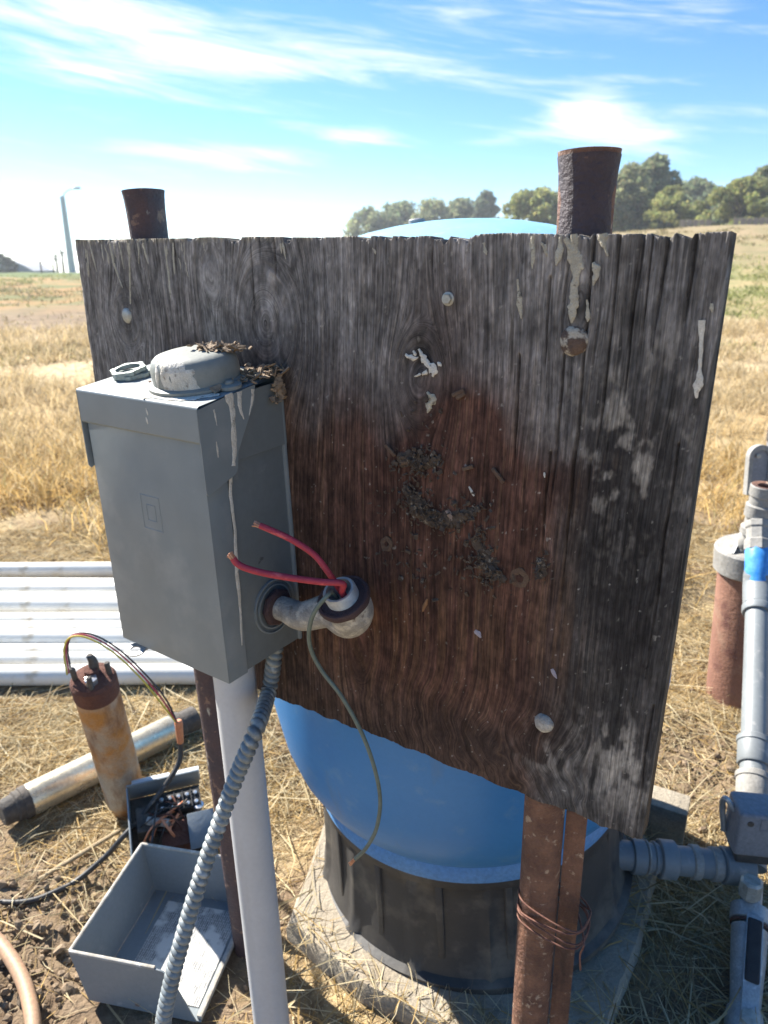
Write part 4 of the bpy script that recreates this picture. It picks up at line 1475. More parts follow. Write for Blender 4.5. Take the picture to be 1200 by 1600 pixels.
# ------------------------------------------------------------------ white riser conduit and flexible conduit under the box
rc = thing('riser_conduit', 'thick pale grey plastic conduit running from the box to the ground', 'conduit', BF)
RT, RB_ = Vector((-.447, -.056, .800)), Vector((-.405, -.064, -.12))
MB().lathe([(.0305, 0), (.0305, (RT - RB_).length)], 40, axis(RB_, RT - RB_), cap=False).build('pipe', m_pvcgrey, rc)
MB().lathe([(.034, -.004), (.034, .012), (.031, .016)], 40, axis(RT - Vector((0, 0, .016)), (RT - RB_)), cap=False).build('collar', m_pvcgrey, rc)

fx_pts = [BF @ Vector(bl(432, 985, .035)), BF @ Vector(bl(428, 1030, .036)), BF @ Vector(bl(420, 1080, .040)), dep(400, 1140, .935), dep(370, 1212, .945), dep(345, 1280, .955), dep(322, 1345, .96), dep(300, 1415, .965), dep(280, 1485, .975), dep(264, 1550, .99), dep(254, 1610, 1.01), dep(250, 1720, 1.06)]
last = fx_pts[-1]
fx_pts += [Vector((last.x + .02, last.y + .06, .10)), Vector((last.x + .06, last.y + .12, -.02))]


def flex_r(s_, L_, a):
    ph = (s_ / .0112 + a / (2 * math.pi)) % 1.0
    return .0070 + .0048 * math.sin(math.pi * ph) ** .75


fx = thing('flexible_conduit', 'ribbed grey flexible metal conduit curving down in front of the pale pipe', 'conduit', None)
MB().tube(fx_pts, .01, 18, 70, rf=flex_r).build('ribbed_hose', m_flex, fx, 60)

# ------------------------------------------------------------------ blue pressure tank
tk = thing('pressure_tank', 'big blue pressure tank on a black base behind the board', 'water tank', Matrix.Translation((.200, 1.290, .034)) @ Matrix.Rotation(math.radians(-4.2), 4, 'Y') @ Matrix.Diagonal((1.055, 1.055, 1, 1)))
RT_ = .378
prof = [(.292, .262), (.300, .268), (.325, .30), (.346, .345), (.361, .40), (.369, .46), (RT_, .53), (RT_, .80), (RT_, 1.13)]
for i in range(1, 15):
    a = i / 14 * math.pi / 2
    prof.append((RT_ * math.cos(a) + .001, 1.13 + .212 * math.sin(a)))
MB().lathe(prof[:9], 96, cap=False).build('shell', m_blue, tk, 60)
MB().lathe(prof[8:], 96, cap=False).build('dome', mat('sunlit pale blue dome', (.20, .42, .56), (.26, .47, .60), 5, c3=(.36, .52, .60), scale3=40, lo3=.60, hi3=.72, c4=(.12, .20, .24), scale4=60, lo4=.70, hi4=.74, rough=.4, rough2=.55, bump=.04, fine=.06), tk, 60)  # paler than the shell: sunlight on the dome is put into its colour
MB().lathe([(.296, .236), (.3065, .240), (.3075, .262), (.3010, .272), (.295, .272)], 96, cap=False).build('rim', m_bluerim, tk)
k = MB()


def skirt_w(a, z_):
    d_ = min(abs(((a * 14 / (2 * math.pi)) % 1) - .5), 1)
    return 1 + (.022 if d_ < .07 else 0) * (1 if .02 < z_ < .215 else 0)


k.lathe([(.330, 0), (.332, .018), (.318, .024), (.308, .06), (.302, .12), (.299, .19), (.299, .215), (.3045, .222), (.3045, .245)], 180, wob=skirt_w)
k.build('base_skirt', m_black, tk, 40)
for i in range(16):
    a = 2 * math.pi * (i + .3) / 16
    MB().box((0, -.304, .115), (.013, .014, .20), Matrix.Rotation(a, 4, 'Z') @ Matrix.Rotation(-.03, 4, 'X'), bev=.003).build('skirt_rib', m_black, tk)
k = MB().lathe([(.013, 0), (.013, .009), (.011, .011), (.003, .012)], 24, Matrix.Translation((-.045, -.02, 1.335)))
k.build('air_valve_cap', m_switch, tk)

# ------------------------------------------------------------------ outlet pipework on the right
m_pvcpipe = mat('grey pvc pipe', (.20, .22, .228), (.165, .18, .188), 8, c3=(.28, .285, .28), scale3=30, rough=.5, bump=.05, fine=.08)
TEE = dep(1174, 1356, 1.50)
O1 = dep(985, 1337, 1.51)
manifold = thing('tank_outlet_pipe', 'grey plastic pipe with couplings running right from the tank base', 'pipe', None)
dv = (TEE - O1).normalized()
Lm = (TEE - O1).length
MB().lathe([(.0300, 0), (.0300, Lm + .10)], 28, axis(O1 - dv * .10, dv)).build('pipe', m_pvcpipe, manifold)
for s0, s1, r_, m_ in [(.00, .028, .036, m_pvcpipe), (.030, .036, .0345, m_capwhite), (.045, .052, .034, m_pvcpipe), (.058, .092, .0395, m_pvcpipe), (.125, .143, .0350, m_capwhite), (.167, .186, .0345, m_capwhite), (.19, .25, .0375, m_pvcpipe)]:
    MB().lathe([(r_ - .003, s0), (r_, s0 + .002), (r_, s1 - .002), (r_ - .003, s1)], 28, axis(O1, dv), cap=True).build('coupling', m_, manifold, 30)
# riser from the manifold up to the well head
EL = dep(1184, 925, 1.95)
TP = dep(1186, 800, 2.02)
rz_ = thing('well_feed_pipe', 'grey plastic pipe with an elbow and blue tape dropping from the well head', 'pipe', None)
d2 = (EL - TEE).normalized()
Lp = (EL - TEE).length
MB().lathe([(.0295, .0), (.0295, Lp)], 32, axis(TEE, d2)).build('pipe', m_pvcpipe, rz_)
MB().lathe([(.0365, Lp - .075), (.0385, Lp - .070), (.0385, Lp - .055), (.035, Lp - .05), (.035, Lp - .01)], 32, axis(TEE, d2)).build('socket', m_pvcpipe, rz_, 30)
for s0 in (.28, .19):
    MB().lathe([(.034, s0 - .05), (.0362, s0 - .046), (.0362, s0 + .002), (.0385, s0 + .004), (.0385, s0 + .016), (.033, s0 + .02)], 32, axis(TEE, d2)).build('coupling', m_capwhite if s0 < .25 else m_pvcpipe, rz_, 30)
d3 = (TP - EL).normalized()
MB().tube([EL - d2 * .05, EL - d2 * .02, EL + d2 * .02, EL + d3 * .035 + d2 * .012, EL + d3 * .06], [.036, .0375, .0385, .0375, .035], 28, 6).build('elbow', m_pvcpipe, rz_)
MB().lathe([(.030, .02), (.0335, .045), (.0345, .05), (.0340, .085), (.0350, .12), (.033, .125)], 28, axis(EL, d3)).build('blue_tape', m_tape, rz_, 30)
k = MB().lathe([(.030, .11), (.0375, .118), (.0375, .145), (.033, .15), (.033, .18), (.0365, .185), (.0365, .20), (.031, .205)], 8, axis(EL, d3)).build('union_nut', m_capwhite, rz_, 20)
# well casing
cw = Vector((1.105, 1.965, 0))
well = thing('well_casing', 'rust red well casing with an off white cap on the right', 'well', Matrix.Translation(cw + Vector((.036, 0, 0))) @ Matrix.Rotation(math.radians(-4.0), 4, 'Y'))
MB().lathe([(.098, -.15), (.0975, .10), (.096, .30), (.0965, .47)], 56).build('casing', m_casing, well)
MB().lathe([(.104, .435), (.110, .44), (.111, .505), (.106, .512), (.080, .516), (.078, .526), (.012, .528)], 56).build('cap', m_capwhite, well, 30)
# lifting bracket on the cap
MBk = Matrix.Translation((-.060, -.03, .516)) @ Matrix.Rotation(math.radians(38), 4, 'Z')
MB().prism([(-.035, 0), (.065, .105), (.085, .105), (.085, .06), (.020, 0)], .010, MBk).build('bracket', m_galv, well)
MB().lathe([(.008, 0), (.008, .008), (.003, .009)], 6, MBk @ Matrix.Translation((-.01, -.012, .004))).build('bolt', m_zinc, well)
# galvanised tee with a rusty open top
tee = thing('pipe_tee', 'off white threaded pipe tee with a rusty open top on the well head', 'pipe fitting', None)
TB = TP + Vector((.0, .0, -.055))
MB().lathe([(.030, -.015), (.041, -.010), (.041, .010), (.034, .014), (.034, .040), (.0395, .044), (.0395, .078), (.034, .082), (.0335, .105), (.038, .108), (.038, .135), (.036, .138)], 28, axis(TB, Vector((0, -.06, 1))), cap=False).build('tee_body', m_capwhite, tee, 30)
MB().lathe([(.036, .1375), (.030, .1385), (.020, .136), (.018, .10)], 28, axis(TB, Vector((0, -.06, 1))), cap=False).build('rusty_rim', m_rust, tee)
MB().tube([TB + Vector((0, 0, -.012)), TB + Vector((-.005, .02, -.05)), cw + Vector((0, 0, .52))], .030, 20, 5).build('stem', m_capwhite, tee)
# valve handle standing behind the tee
hp = dep(1182, 772, 2.16)
lev = thing('gate_lever', 'upright slotted white lever with a dark core behind the pipe tee', 'lever', axis(hp, (-.03, .12, 1), (0, 1, 0)))


def capsule(w, h_, n_=12):
    P = []
    for i in range(n_ + 1):
        a = math.pi * i / n_
        P.append((math.cos(a) * w, h_ + math.sin(a) * w))
    P += [(-w, 0), (w, 0)]
    return P


MLv = Matrix.Rotation(math.pi, 4, 'Z')
oc = capsule(.036, .115)
ic = capsule(.024, .112)
V = [(x, -.012, z_) for x, z_ in oc] + [(x, -.012, z_) for x, z_ in ic] + [(x, .012, z_) for x, z_ in oc] + [(x, .012, z_) for x, z_ in ic]
no = len(oc)
Fq = []
for i in range(no):
    j = (i + 1) % no
    Fq += [(i, j, no + j, no + i), (2 * no + i, 3 * no + i, 3 * no + j, 2 * no + j), (i, 2 * no + i, 2 * no + j, j), (no + i, no + j, 3 * no + j, 3 * no + i)]
MB().add(V, Fq, MLv).build('rim', m_capwhite, lev, 40)
MB().prism(ic, .014, Matrix.Translation((0, -.005, 0))).build('core', m_switch, lev, 40)
MB().lathe([(.007, 0), (.007, .005), (.002, .006)], 12, Matrix.Translation((-.008, -.006, .118)) @ Matrix.Rotation(math.pi / 2, 4, 'X')).build('rivet', m_zinc, lev)
MB().lathe([(.02, -.2), (.02, .01)], 14).build('stem', m_galv, lev)
# pressure switch
ps_c = dep(1180, 1288, 1.47)
psw = thing('pressure_switch', 'grey pressure switch box mounted above the tank outlet pipe', 'pressure switch', Matrix.Translation(ps_c) @ Matrix.Rotation(math.radians(-8), 4, 'Z'))
MB().box((0, 0, 0), (.095, .075, .105), bev=.010, seg=3).build('cover', m_switch, psw, 40)
k = MB().lathe([(.006, 0), (.006, .003), (.002, .004)], 12, Matrix.Translation((-.026, -.0365, .032)) @ Matrix.Rotation(math.pi / 2, 4, 'X'))
k.build('side_boss', m_castdark, psw)
for (x0, x1, z0, z1) in [(-.006, .040, .018, .044)]:
    k = MB()
    for c_, s_ in [(((x0 + x1) / 2, -.0378, z0), (x1 - x0, .002, .002)), (((x0 + x1) / 2, -.0378, z1), (x1 - x0, .002, .002)), ((x0, -.0378, (z0 + z1) / 2), (.002, .002, z1 - z0)), ((x1, -.0378, (z0 + z1) / 2), (.002, .002, z1 - z0)),
                   (((x0 + x1) / 2, -.0378, (z0 + z1) / 2 + .005), ((x1 - x0) * .5, .002, .0015)), (((x0 + x1) / 2, -.0378, (z0 + z1) / 2 - .005), ((x1 - x0) * .5, .002, .0015))]:
        k.box(c_, s_)
    k.build('embossed_plate', m_switch, psw)
MB().box((0, -.002, -.062), (.075, .060, .022), bev=.003).build('base', m_castdark, psw)
MB().lathe([(.010, -.12), (.010, -.07)], 14).build('nipple', m_zinc, psw)
MB().tube([(-.045, .0, .03), (-.062, .01, .05), (-.060, .025, .02), (-.050, .02, -.04)], .006, 8, 6).build('cable', m_galv, psw)
# valve line running towards the camera
V0, V1 = dep(1176, 1375, 1.47), dep(1160, 1640, 1.27)
vl = thing('valve_line', 'galvanised valve with a black gripped lever at the lower right corner', 'valve', None)
dv2 = (V1 - V0).normalized()
Lv = (V1 - V0).length
MB().lathe([(.020, 0), (.020, Lv)], 24, axis(V0, dv2)).build('pipe', m_galv, vl)
MB().lathe([(.028, .055), (.0375, .06), (.0375, .088), (.034, .09)], 28, axis(V0, dv2)).build('collar', m_galv, vl, 30)
MB().lathe([(.0345, .091), (.0365, .0915), (.0365, .0965), (.0345, .097)], 28, axis(V0, dv2), cap=False).build('rust_ring', m_rust, vl, 30)
MB().lathe([(.030, .098), (.0335, .10), (.031, .16), (.026, .24), (.030, .245), (.034, .27), (.034, .29), (.024, .295)], 24, axis(V0, dv2)).build('valve_body', m_galv, vl, 30)
up_ = Vector((0, -.2, 1)).normalized()
la, lb_ = V0 + dv2 * .105 + up_ * .040, V0 + dv2 * .275 + up_ * .040
Mlev = axis(la, lb_ - la, up_)
MB().box((0, 0, .09), (.030, .005, .20), Mlev, bev=.002).build('lever', m_galv, vl)
MB().box((0, .001, .055), (.026, .012, .115), Mlev, bev=.0055, seg=3).build('grip', m_grip, vl)
MB().lathe([(.017, -.004), (.017, .012), (.010, .015), (.003, .016)], 6, axis(lb_ + dv2 * .005, up_)).build('nut', m_zinc, vl, 20)
MB().lathe([(.014, -.045), (.014, .0)], 16, axis(lb_ + dv2 * .005, up_)).build('stem', m_galv, vl)
gq = dep(1170, 1400, 1.42)
MB().lathe([(.018, -.02), (.021, -.015), (.021, .018), (.016, .022)], 8, axis(gq + Vector((0, 0, .02)), (0, 0, 1))).build('plug', m_zinc, vl, 20)
# concrete block beside the tank
cb = MB().box((0, 0, .05), (.10, .075, .10), bev=.006)
cb = cb.build('concrete_block', m_conc, None, 30, Matrix.Translation((*gnd(1034, 1300).xy, .0)) @ Matrix.Rotation(math.radians(-28), 4, 'Z'))
tag(cb, 'small grey concrete block beside the tank at the right of the board', 'concrete block')
# short capped standpipe at the right edge
sp_ = gnd(1208, 742)
spv = thing('standpipe', 'short grey standpipe with a black cap at the right edge of the field', 'standpipe', Matrix.Translation((sp_.x, sp_.y, gz(sp_.x, sp_.y) - .05)))
MB().lathe([(.07, 0), (.07, .30)], 20).build('pipe', m_switch, spv)
MB().lathe([(.078, .27), (.08, .36), (.05, .40), (.045, .46), (.01, .47)], 14).build('cap', m_castdark, spv)

# ------------------------------------------------------------------ white pipes on the ground, left
labs = ['hindmost', 'second from the back', 'third from the back', 'fourth from the back', 'fifth from the back', 'middle', 'fifth from the front', 'fourth from the front', 'third from the front', 'second from the front', 'nearest']
rows = [890, 914, 925, 936, 952, 970, 984, 1002, 1018, 1032, 1054]
for i, yr in enumerate(rows):
    dn_ = abs(gnd(0, yr).y - gnd(0, rows[min(i + 1, 10)] if i < 10 else rows[i - 1]).y)
    up_ = abs(gnd(0, yr).y - gnd(0, rows[max(i - 1, 0)] if i > 0 else rows[1]).y)
    r_ = max(.021, min(.034, min(dn_, up_) * .5 * .94))
    p = gnd(0, yr, r_ * 1.2)
    dyaw = [.014, -.004, .006, .001, -.008, .008, .002, -.010, .008, -.004, .014][i]
    x0, x1 = -2.6 - random.uniform(0, .4), -.12 + random.uniform(-.18, .12)
    t = thing('plastic_pipe', '%s of the long white plastic pipes lying behind the box' % labs[i], 'pipe', Matrix.Translation((p.x, p.y, r_ + .004 + [0, 0, .012, 0, .02, 0, 0, .016, 0, .004, 0][i])) @ Matrix.Rotation(dyaw, 4, 'Z'), 'white pipes lying behind the box')
    xa, xb = x0 - p.x, x1 - p.x
    MB().lathe([(r_, 0), (r_, xb - xa - .06), (r_ * 1.0, xb - xa), (r_ - .004, xb - xa), (r_ - .004, xb - xa - .2)], 28, axis((xa, 0, 0), (1, 0, 0)), cap=False).build('tube', m_pvc, t)
    MB().lathe([(r_ + .0005, 0), (r_ * 1.13, .015), (r_ * 1.13, .10), (r_ * 1.0, .12)], 28, axis((xa + .002, 0, 0), (1, 0, 0)), cap=False).build('bell_end', m_pvc, t)

# ------------------------------------------------------------------ upright pump motor
mt_b = gnd(202, 1262)
mt_t = dep(144, 1056, 1.545)
mt = thing('pump_motor', 'upright rust stained pump motor with wires from its top', 'pump motor', axis(Vector((mt_b.x, mt_b.y, 0)), mt_t - Vector((mt_b.x, mt_b.y, 0)), (0, 1, 0)))
ML_ = (mt_t - Vector((mt_b.x, mt_b.y, 0))).length
RM = .0475
MB().lathe([(RM * .72, -.01), (RM * .80, .0), (RM * .84, .035), (RM * .98, .045), (RM, .06), (RM, ML_ - .055)], 40).build('shell', m_motor, mt)
MB().lathe([(RM * 1.0, ML_ - .055), (RM * 1.03, ML_ - .05), (RM * 1.03, ML_ - .012), (RM * .93, ML_ - .004), (RM * .80, ML_ - .002), (RM * .3, ML_ + .004), (RM * .28, ML_ + .02), (RM * .02, ML_ + .021)], 40).build('top_end', m_motortop, mt, 30)
for a in (.3, 1.9, 3.4, 5.0):
    MB().lathe([(.006, 0), (.006, .035), (.004, .037)], 10, Matrix.Translation((math.cos(a) * RM * .74, math.sin(a) * RM * .74, ML_ - .006))).build('stud', m_castdark, mt)
MB().lathe([(.014, 0), (.014, .016), (.006, .018)], 6, Matrix.Translation((.006, -.02, ML_ - .003))).build('nut', m_tin, mt, 20)
MB().tube([(0, .01, ML_), (.004, .012, ML_ + .03), (.0, .01, ML_ + .05)], [.012, .010, .007], 10, 4).build('shaft', m_castdark, mt)
# wires arching from motor to cable splice
w0 = mt_t + Vector((-.030, -.005, .0))
arcp = [(108, 1052, 1.53), (103, 1015, 1.53), (112, 994, 1.53), (140, 994, 1.53), (180, 1016, 1.54), (222, 1055, 1.57), (255, 1095, 1.60), (279, 1132, 1.64)]
for i, (m_, nm, lab) in enumerate([(m_yellow, 'yellow_wire', 'yellow wire arching from the motor top to the black cable'), (m_red, 'red_wire', 'thin red wire arching beside the yellow wire above the pump motor'), (m_blackcable, 'black_wire', 'thin black wire arching over the upright pump motor')]):
    pp = [dep(x + (i - 1) * 3.0 * (1 if j < 3 else 1.4), y_ - (i - 1) * 2.5 * (0 if j == 7 else 1), Z_ + .004 * i) for j, (x, y_, Z_) in enumerate(arcp)]
    pp[-1] = dep(279, 1134, 1.64)
    o = MB().tube(pp, .0021, 8, 8).build(nm, m_)
    tag(o, lab, 'wire')
cpts = [dep(279, 1130, 1.64), dep(282, 1160, 1.66), dep(280, 1190, 1.66), dep(262, 1222, 1.64), dep(240, 1252, 1.63), dep(215, 1283, 1.62), dep(190, 1310, 1.60), dep(165, 1338, 1.60)] + \
    [gnd(x, y_, .012) for x, y_ in [(120, 1376), (85, 1394), (50, 1407), (10, 1410), (-60, 1402), (-140, 1390)]]
cab = thing('power_cable', 'black power cable running from the motor wires to the left edge', 'cable', None)
MB().tube(cpts, .0062, 12, 7).build('sheath', m_blackcable, cab)
MB().tube([cpts[0] + Vector((0, 0, .008)), cpts[0], cpts[1]], [.006, .0095, .0075], 10, 4).build('splice', m_orange, cab)

# ------------------------------------------------------------------ horizontal stainless pump
h0, h1 = gnd(22, 1262, .045), gnd(300, 1124, .045)
hp_ = thing('pump_tube', 'long stainless pump tube lying on the ground behind the motor', 'pump', axis(h0, h1 - h0))
LH = (h1 - h0).length
MB().lathe([(.0405, .035), (.0412, .04), (.0412, LH - .07), (.0405, LH - .065)], 40).build('tube', m_stain, hp_)
MB().lathe([(.028, -.03), (.032, -.025), (.034, .0), (.038, .004), (.038, .016), (.041, .018), (.041, .034)], 24).build('discharge_end', m_castdark, hp_, 30)
MB().lathe([(.0415, LH - .065), (.0415, LH - .04), (.036, LH - .036), (.036, LH + .01), (.025, LH + .015), (.010, LH + .016)], 24).build('intake_end', m_castdark, hp_, 30)

# ------------------------------------------------------------------ open control box chassis with terminal block
q0 = gnd(215, 1330)
ch = thing('control_box', 'dismantled pump control box with a terminal strip behind the open tray', 'control box', Matrix.Translation((-.475, 1.250, .034)) @ Matrix.Rotation(math.radians(20), 4, 'Z') @ Matrix.Rotation(math.radians(-66), 4, 'X') @ Matrix.Scale(.84, 4))
MB().box((0, .0, .100), (.19, .004, .20), bev=.001).build('back_plate', m_castdark, ch)
MB().box((0, -.036, .205), (.195, .078, .004), bev=.001).build('top_flange', m_trayin, ch)
MB().box((-.097, -.036, .10), (.004, .074, .20), bev=.001).build('side_flange', m_trayin, ch)
MB().lathe([(.0185, 0), (.020, .004), (.020, .10), (.0185, .104), (.004, .105)], 24, axis((-.085, -.02, .225), (1, 0, .0))).build('capacitor', m_pvcgrey, ch)
MB().lathe([(.0205, 0.03), (.0205, .10)], 24, axis((.0, -.02, .2245), (1, 0, .0))).build('capacitor', m_galv, ch)
k = MB().box((.035, -.045, .135), (.115, .03, .05), bev=.003)
tb = k.build('terminal_block', m_grip, ch)
for r_ in range(2):
    for c_ in range(5):
        MB().lathe([(.0062, 0), (.0062, .003), (.005, .0045), (.001, .005)], 14, Matrix.Translation((-.010 + c_ * .0225, -.0605, .122 + r_ * .026)) @ Matrix.Rotation(math.pi / 2, 4, 'X')).build('terminal_screw', m_tin, tb)
for c_ in range(6):
    MB().box((-.0215 + c_ * .0225, -.0625, .135), (.0025, .006, .05)).build('divider', m_grip, tb)
MB().box((-.055, -.03, .11), (.05, .05, .07), bev=.004).build('relay', m_castdark, ch)
MB().lathe([(.011, 0), (.011, .06), (.008, .062)], 14, axis((-.05, -.06, .10), (.8, -.2, -.4))).build('fuse', m_elbow, ch)
MB().box((.03, -.03, .05), (.10, .05, .07), bev=.004).build('coil', m_motortop, ch)
MB().tube([(-.01, -.05, .10), (-.015, -.085, .085), (.0, -.095, .05), (.012, -.075, .035), (.004, -.07, .06), (.03, -.08, .09)], .0036, 8, 7).build('lead', m_orange, ch)
MB().tube([(.02, -.05, .09), (-.03, -.08, .07), (-.045, -.08, .03)], .003, 8, 7).build('lead', m_blackcable, ch)
for i in range(16):
    a0 = Vector((random.uniform(-.08, .08), -.04, random.uniform(.03, .16)))
    a1 = Vector((random.uniform(-.08, .08), -.04, random.uniform(.03, .16)))
    MB().tube([a0, a0.lerp(a1, .3) + Vector((0, -random.uniform(.02, .05), random.uniform(-.02, .02))), a0.lerp(a1, .7) + Vector((0, -random.uniform(.01, .05), random.uniform(-.03, .02))), a1], .0026, 7, 6).build('lead', [m_blackcable, m_castdark, m_motortop, m_blackcable, m_orange][i % 5], ch)
MB().box((.085, -.05, .06), (.07, .006, .09), Matrix.Rotation(.35, 4, 'X'), bev=.001).build('cover_plate', m_trayin, ch)
MB().lathe([(.014, 0), (.014, .012), (.006, .014)], 12, axis((.085, -.045, .11), (0, -1, .3))).build('knob', m_tin, ch)

# ------------------------------------------------------------------ open tray (control box cover) in the foreground left
F0, F1 = gnd(148, 1568), gnd(322, 1606)
T0 = gnd(105, 1490, .128)
T3 = gnd(205, 1325, .128)
xdir = (gnd(290, 1526, .128) - T0)
xdir.z = 0
xdir.normalize()
ydir = Vector((-xdir.y, xdir.x, 0))
tw_, tl_, th_ = .222, .250, .122
Mt = Matrix(((xdir.x, ydir.x, 0, T0.x + .022), (xdir.y, ydir.y, 0, T0.y + .006), (0, 0, 1, .004), (0, 0, 0, 1)))
tray = thing('open_tray', 'open grey sheet metal tray with a paper label inside on the ground', 'metal tray', Mt)
th2 = .0028
FLr = -.020        # walls splay outward to the left at the rim
MB().box((tw_ / 2, tl_ / 2, .0016), (tw_, tl_, .003), bev=.0008).build('floor', m_trayin, tray)


def sheet(V, t_, name_, parent=tray, m_=m_trayin):
    k_ = MB()
    slab(k_, V, t_)
    return k_.build(name_, m_, parent, 30)


sheet([(0, 0, .003), (0, tl_, .003), (FLr, tl_ + .004, th_), (FLr, -.004, th_)], th2, 'left_wall')
sheet([(0, tl_, .003), (tw_, tl_, .003), (tw_ - .005, tl_ + .004, th_), (FLr, tl_ + .004, th_)], th2, 'back_wall')
fw = [(0, 0, .003), (tw_ - .008, 0, .003), (tw_ - .012, 0, .012), (tw_ - .040, -.003, th_ - .030), (tw_ - .046, -.0035, th_ - .012), (tw_ - .060, -.004, th_ - .002), (tw_ - .072, -.004, th_), (FLr, -.004, th_)]
sheet(fw, -th2, 'front_wall')
k = MB()
for a_, b_ in [((FLr, -.004, th_), (FLr, tl_ + .004, th_)), ((FLr, tl_ + .004, th_), (tw_ - .005, tl_ + .004, th_)), ((FLr, -.004, th_), (tw_ - .075, -.004, th_))]:
    k.tube([a_, b_], .0036, 8, smooth=False)
k.build('rolled_rim', mat('worn rim', (.42, .40, .36), (.30, .27, .22), 40, c3=(.55, .53, .48), scale3=60, rough=.7, bump=.2), tray)
MB().box((tw_ - .004, tl_ / 2, .008), (.010, tl_ - .004, .010), bev=.003).build('sill', MATS['worn rim'], tray)
# paper label printed with rows of small text and a diagram
mp_ = bpy.data.materials.new('printed label')
mp_.use_nodes = True
N, L = mp_.node_tree.nodes, mp_.node_tree.links
tcn = N.new('ShaderNodeTexCoord')
br = N.new('ShaderNodeTexBrick')
br.offset = .37
br.inputs['Color1'].default_value = (.18, .18, .18, 1)
br.inputs['Color2'].default_value = (.30, .30, .29, 1)
br.inputs['Mortar'].default_value = (.60, .59, .55, 1)
br.inputs['Scale'].default_value = 95
br.inputs['Mortar Size'].default_value = .035
br.inputs['Brick Width'].default_value = 1.7
br.inputs['Row Height'].default_value = .42
mpn = N.new('ShaderNodeMapping')
mpn.inputs['Rotation'].default_value = (0, 0, math.pi / 2)
L.new(tcn.outputs['Object'], mpn.inputs[0])
L.new(mpn.outputs[0], br.inputs['Vector'])
nz_ = N.new('ShaderNodeTexNoise')
nz_.inputs['Scale'].default_value = 28
L.new(tcn.outputs['Object'], nz_.inputs['Vector'])
mr_ = N.new('ShaderNodeMapRange')
mr_.inputs['From Min'].default_value = .42
mr_.inputs['From Max'].default_value = .52
L.new(nz_.outputs['Fac'], mr_.inputs['Value'])
mx = N.new('ShaderNodeMix')
mx.data_type = 'RGBA'
L.new(mr_.outputs[0], mx.inputs['Factor'])
mx.inputs['A'].default_value = (.58, .57, .53, 1)
L.new(br.outputs['Color'], mx.inputs['B'])
L.new(mx.outputs['Result'], N['Principled BSDF'].inputs['Base Color'])
N['Principled BSDF'].inputs['Roughness'].default_value = .8
MB().box((tw_ * .56, tl_ * .50, .0044), (tw_ * .74, tl_ * .82, .0009)).build('paper_label', mp_, tray)

# ------------------------------------------------------------------ hose, stick
hs_ = MB().tube([gnd(-70, 1420, .02), gnd(-20, 1455, .018), gnd(12, 1490, .018), gnd(35, 1530, .018), gnd(47, 1570, .018), gnd(52, 1610, .018), gnd(48, 1680, .018)], .0135, 16, 8).build('hose', m_hose)
tag(hs_, 'tan garden hose curving across the lower left corner', 'hose')
sk = MB().tube([gnd(60, 1374, .012), gnd(120, 1338, .016), gnd(188, 1297, .016)], [.004, .0055, .005], 8, 4).build('stick', m_stick)
tag(sk, 'thin bleached stick lying beside the black cable', 'stick')

# ------------------------------------------------------------------ dry grass and straw
m_grass = mat('dry grass', (.4, .3, .15), attr='tint', bump=0, fine=0, rough=.75, spec=.3, transl=.42)


def blades(name_, x, y, L_, w, el_, az_, bend, cols, zoff=0.0):
    n_ = len(x)
    z = np.where(in_pad(x, y), .0345, terrain(x, y)) + zoff
    d = np.stack([np.cos(az_) * np.cos(el_), np.sin(az_) * np.cos(el_), np.sin(el_)], 1)
    side = np.stack([-np.sin(az_), np.cos(az_), np.zeros(n_)], 1)
    tw__ = rng.normal(0, .6, n_)
    upv = np.cross(d, side)
    side = side * np.cos(tw__)[:, None] + upv * np.sin(tw__)[:, None]
    p0 = np.stack([x, y, z], 1)
    hz = np.stack([np.cos(az_ + bend), np.sin(az_ + bend), np.zeros(n_)], 1)
    p1 = p0 + d * (L_ * .5)[:, None]
    p2 = p1 + (d * .75 + hz * .35 - np.array([0, 0, .12]) * (np.abs(bend))[:, None]) * (L_ * .5)[:, None]
    p2[:, 2] = np.maximum(p2[:, 2], np.where(in_pad(p2[:, 0], p2[:, 1]), .0345, terrain(p2[:, 0], p2[:, 1])) + .002)
    W_ = w[:, None]
    V = np.stack([p0 - side * W_ * .5, p0 + side * W_ * .5, p1 + side * W_ * .45, p1 - side * W_ * .45, p2 + side * W_ * .12, p2 - side * W_ * .12], 1).reshape(-1, 3)
    b_ = (np.arange(n_) * 6)[:, None]
    Fq = np.concatenate([b_ + np.array([0, 1, 2, 3]), b_ + np.array([3, 2, 4, 5])], 1).reshape(-1, 4)
    me = bpy.data.meshes.new(name_)
    nf = len(Fq)
    me.vertices.add(len(V))
    me.vertices.foreach_set('co', V.ravel())
    me.loops.add(nf * 4)
    me.loops.foreach_set('vertex_index', Fq.ravel().astype(np.int32))
    me.polygons.add(nf)
    me.polygons.foreach_set('loop_start', (np.arange(nf) * 4).astype(np.int32))
    me.update(calc_edges=True)
    ca = me.color_attributes.new('tint', 'FLOAT_COLOR', 'POINT')
    c4 = np.concatenate([np.clip(cols, .01, .9), np.ones((n_, 1))], 1)
    ca.data.foreach_set('color', np.repeat(c4, 6, 0).ravel())
    me.materials.append(m_grass)
    o = bpy.data.objects.new(name_, me)
    col.objects.link(o)
    kind(o, 'stuff')
    return o


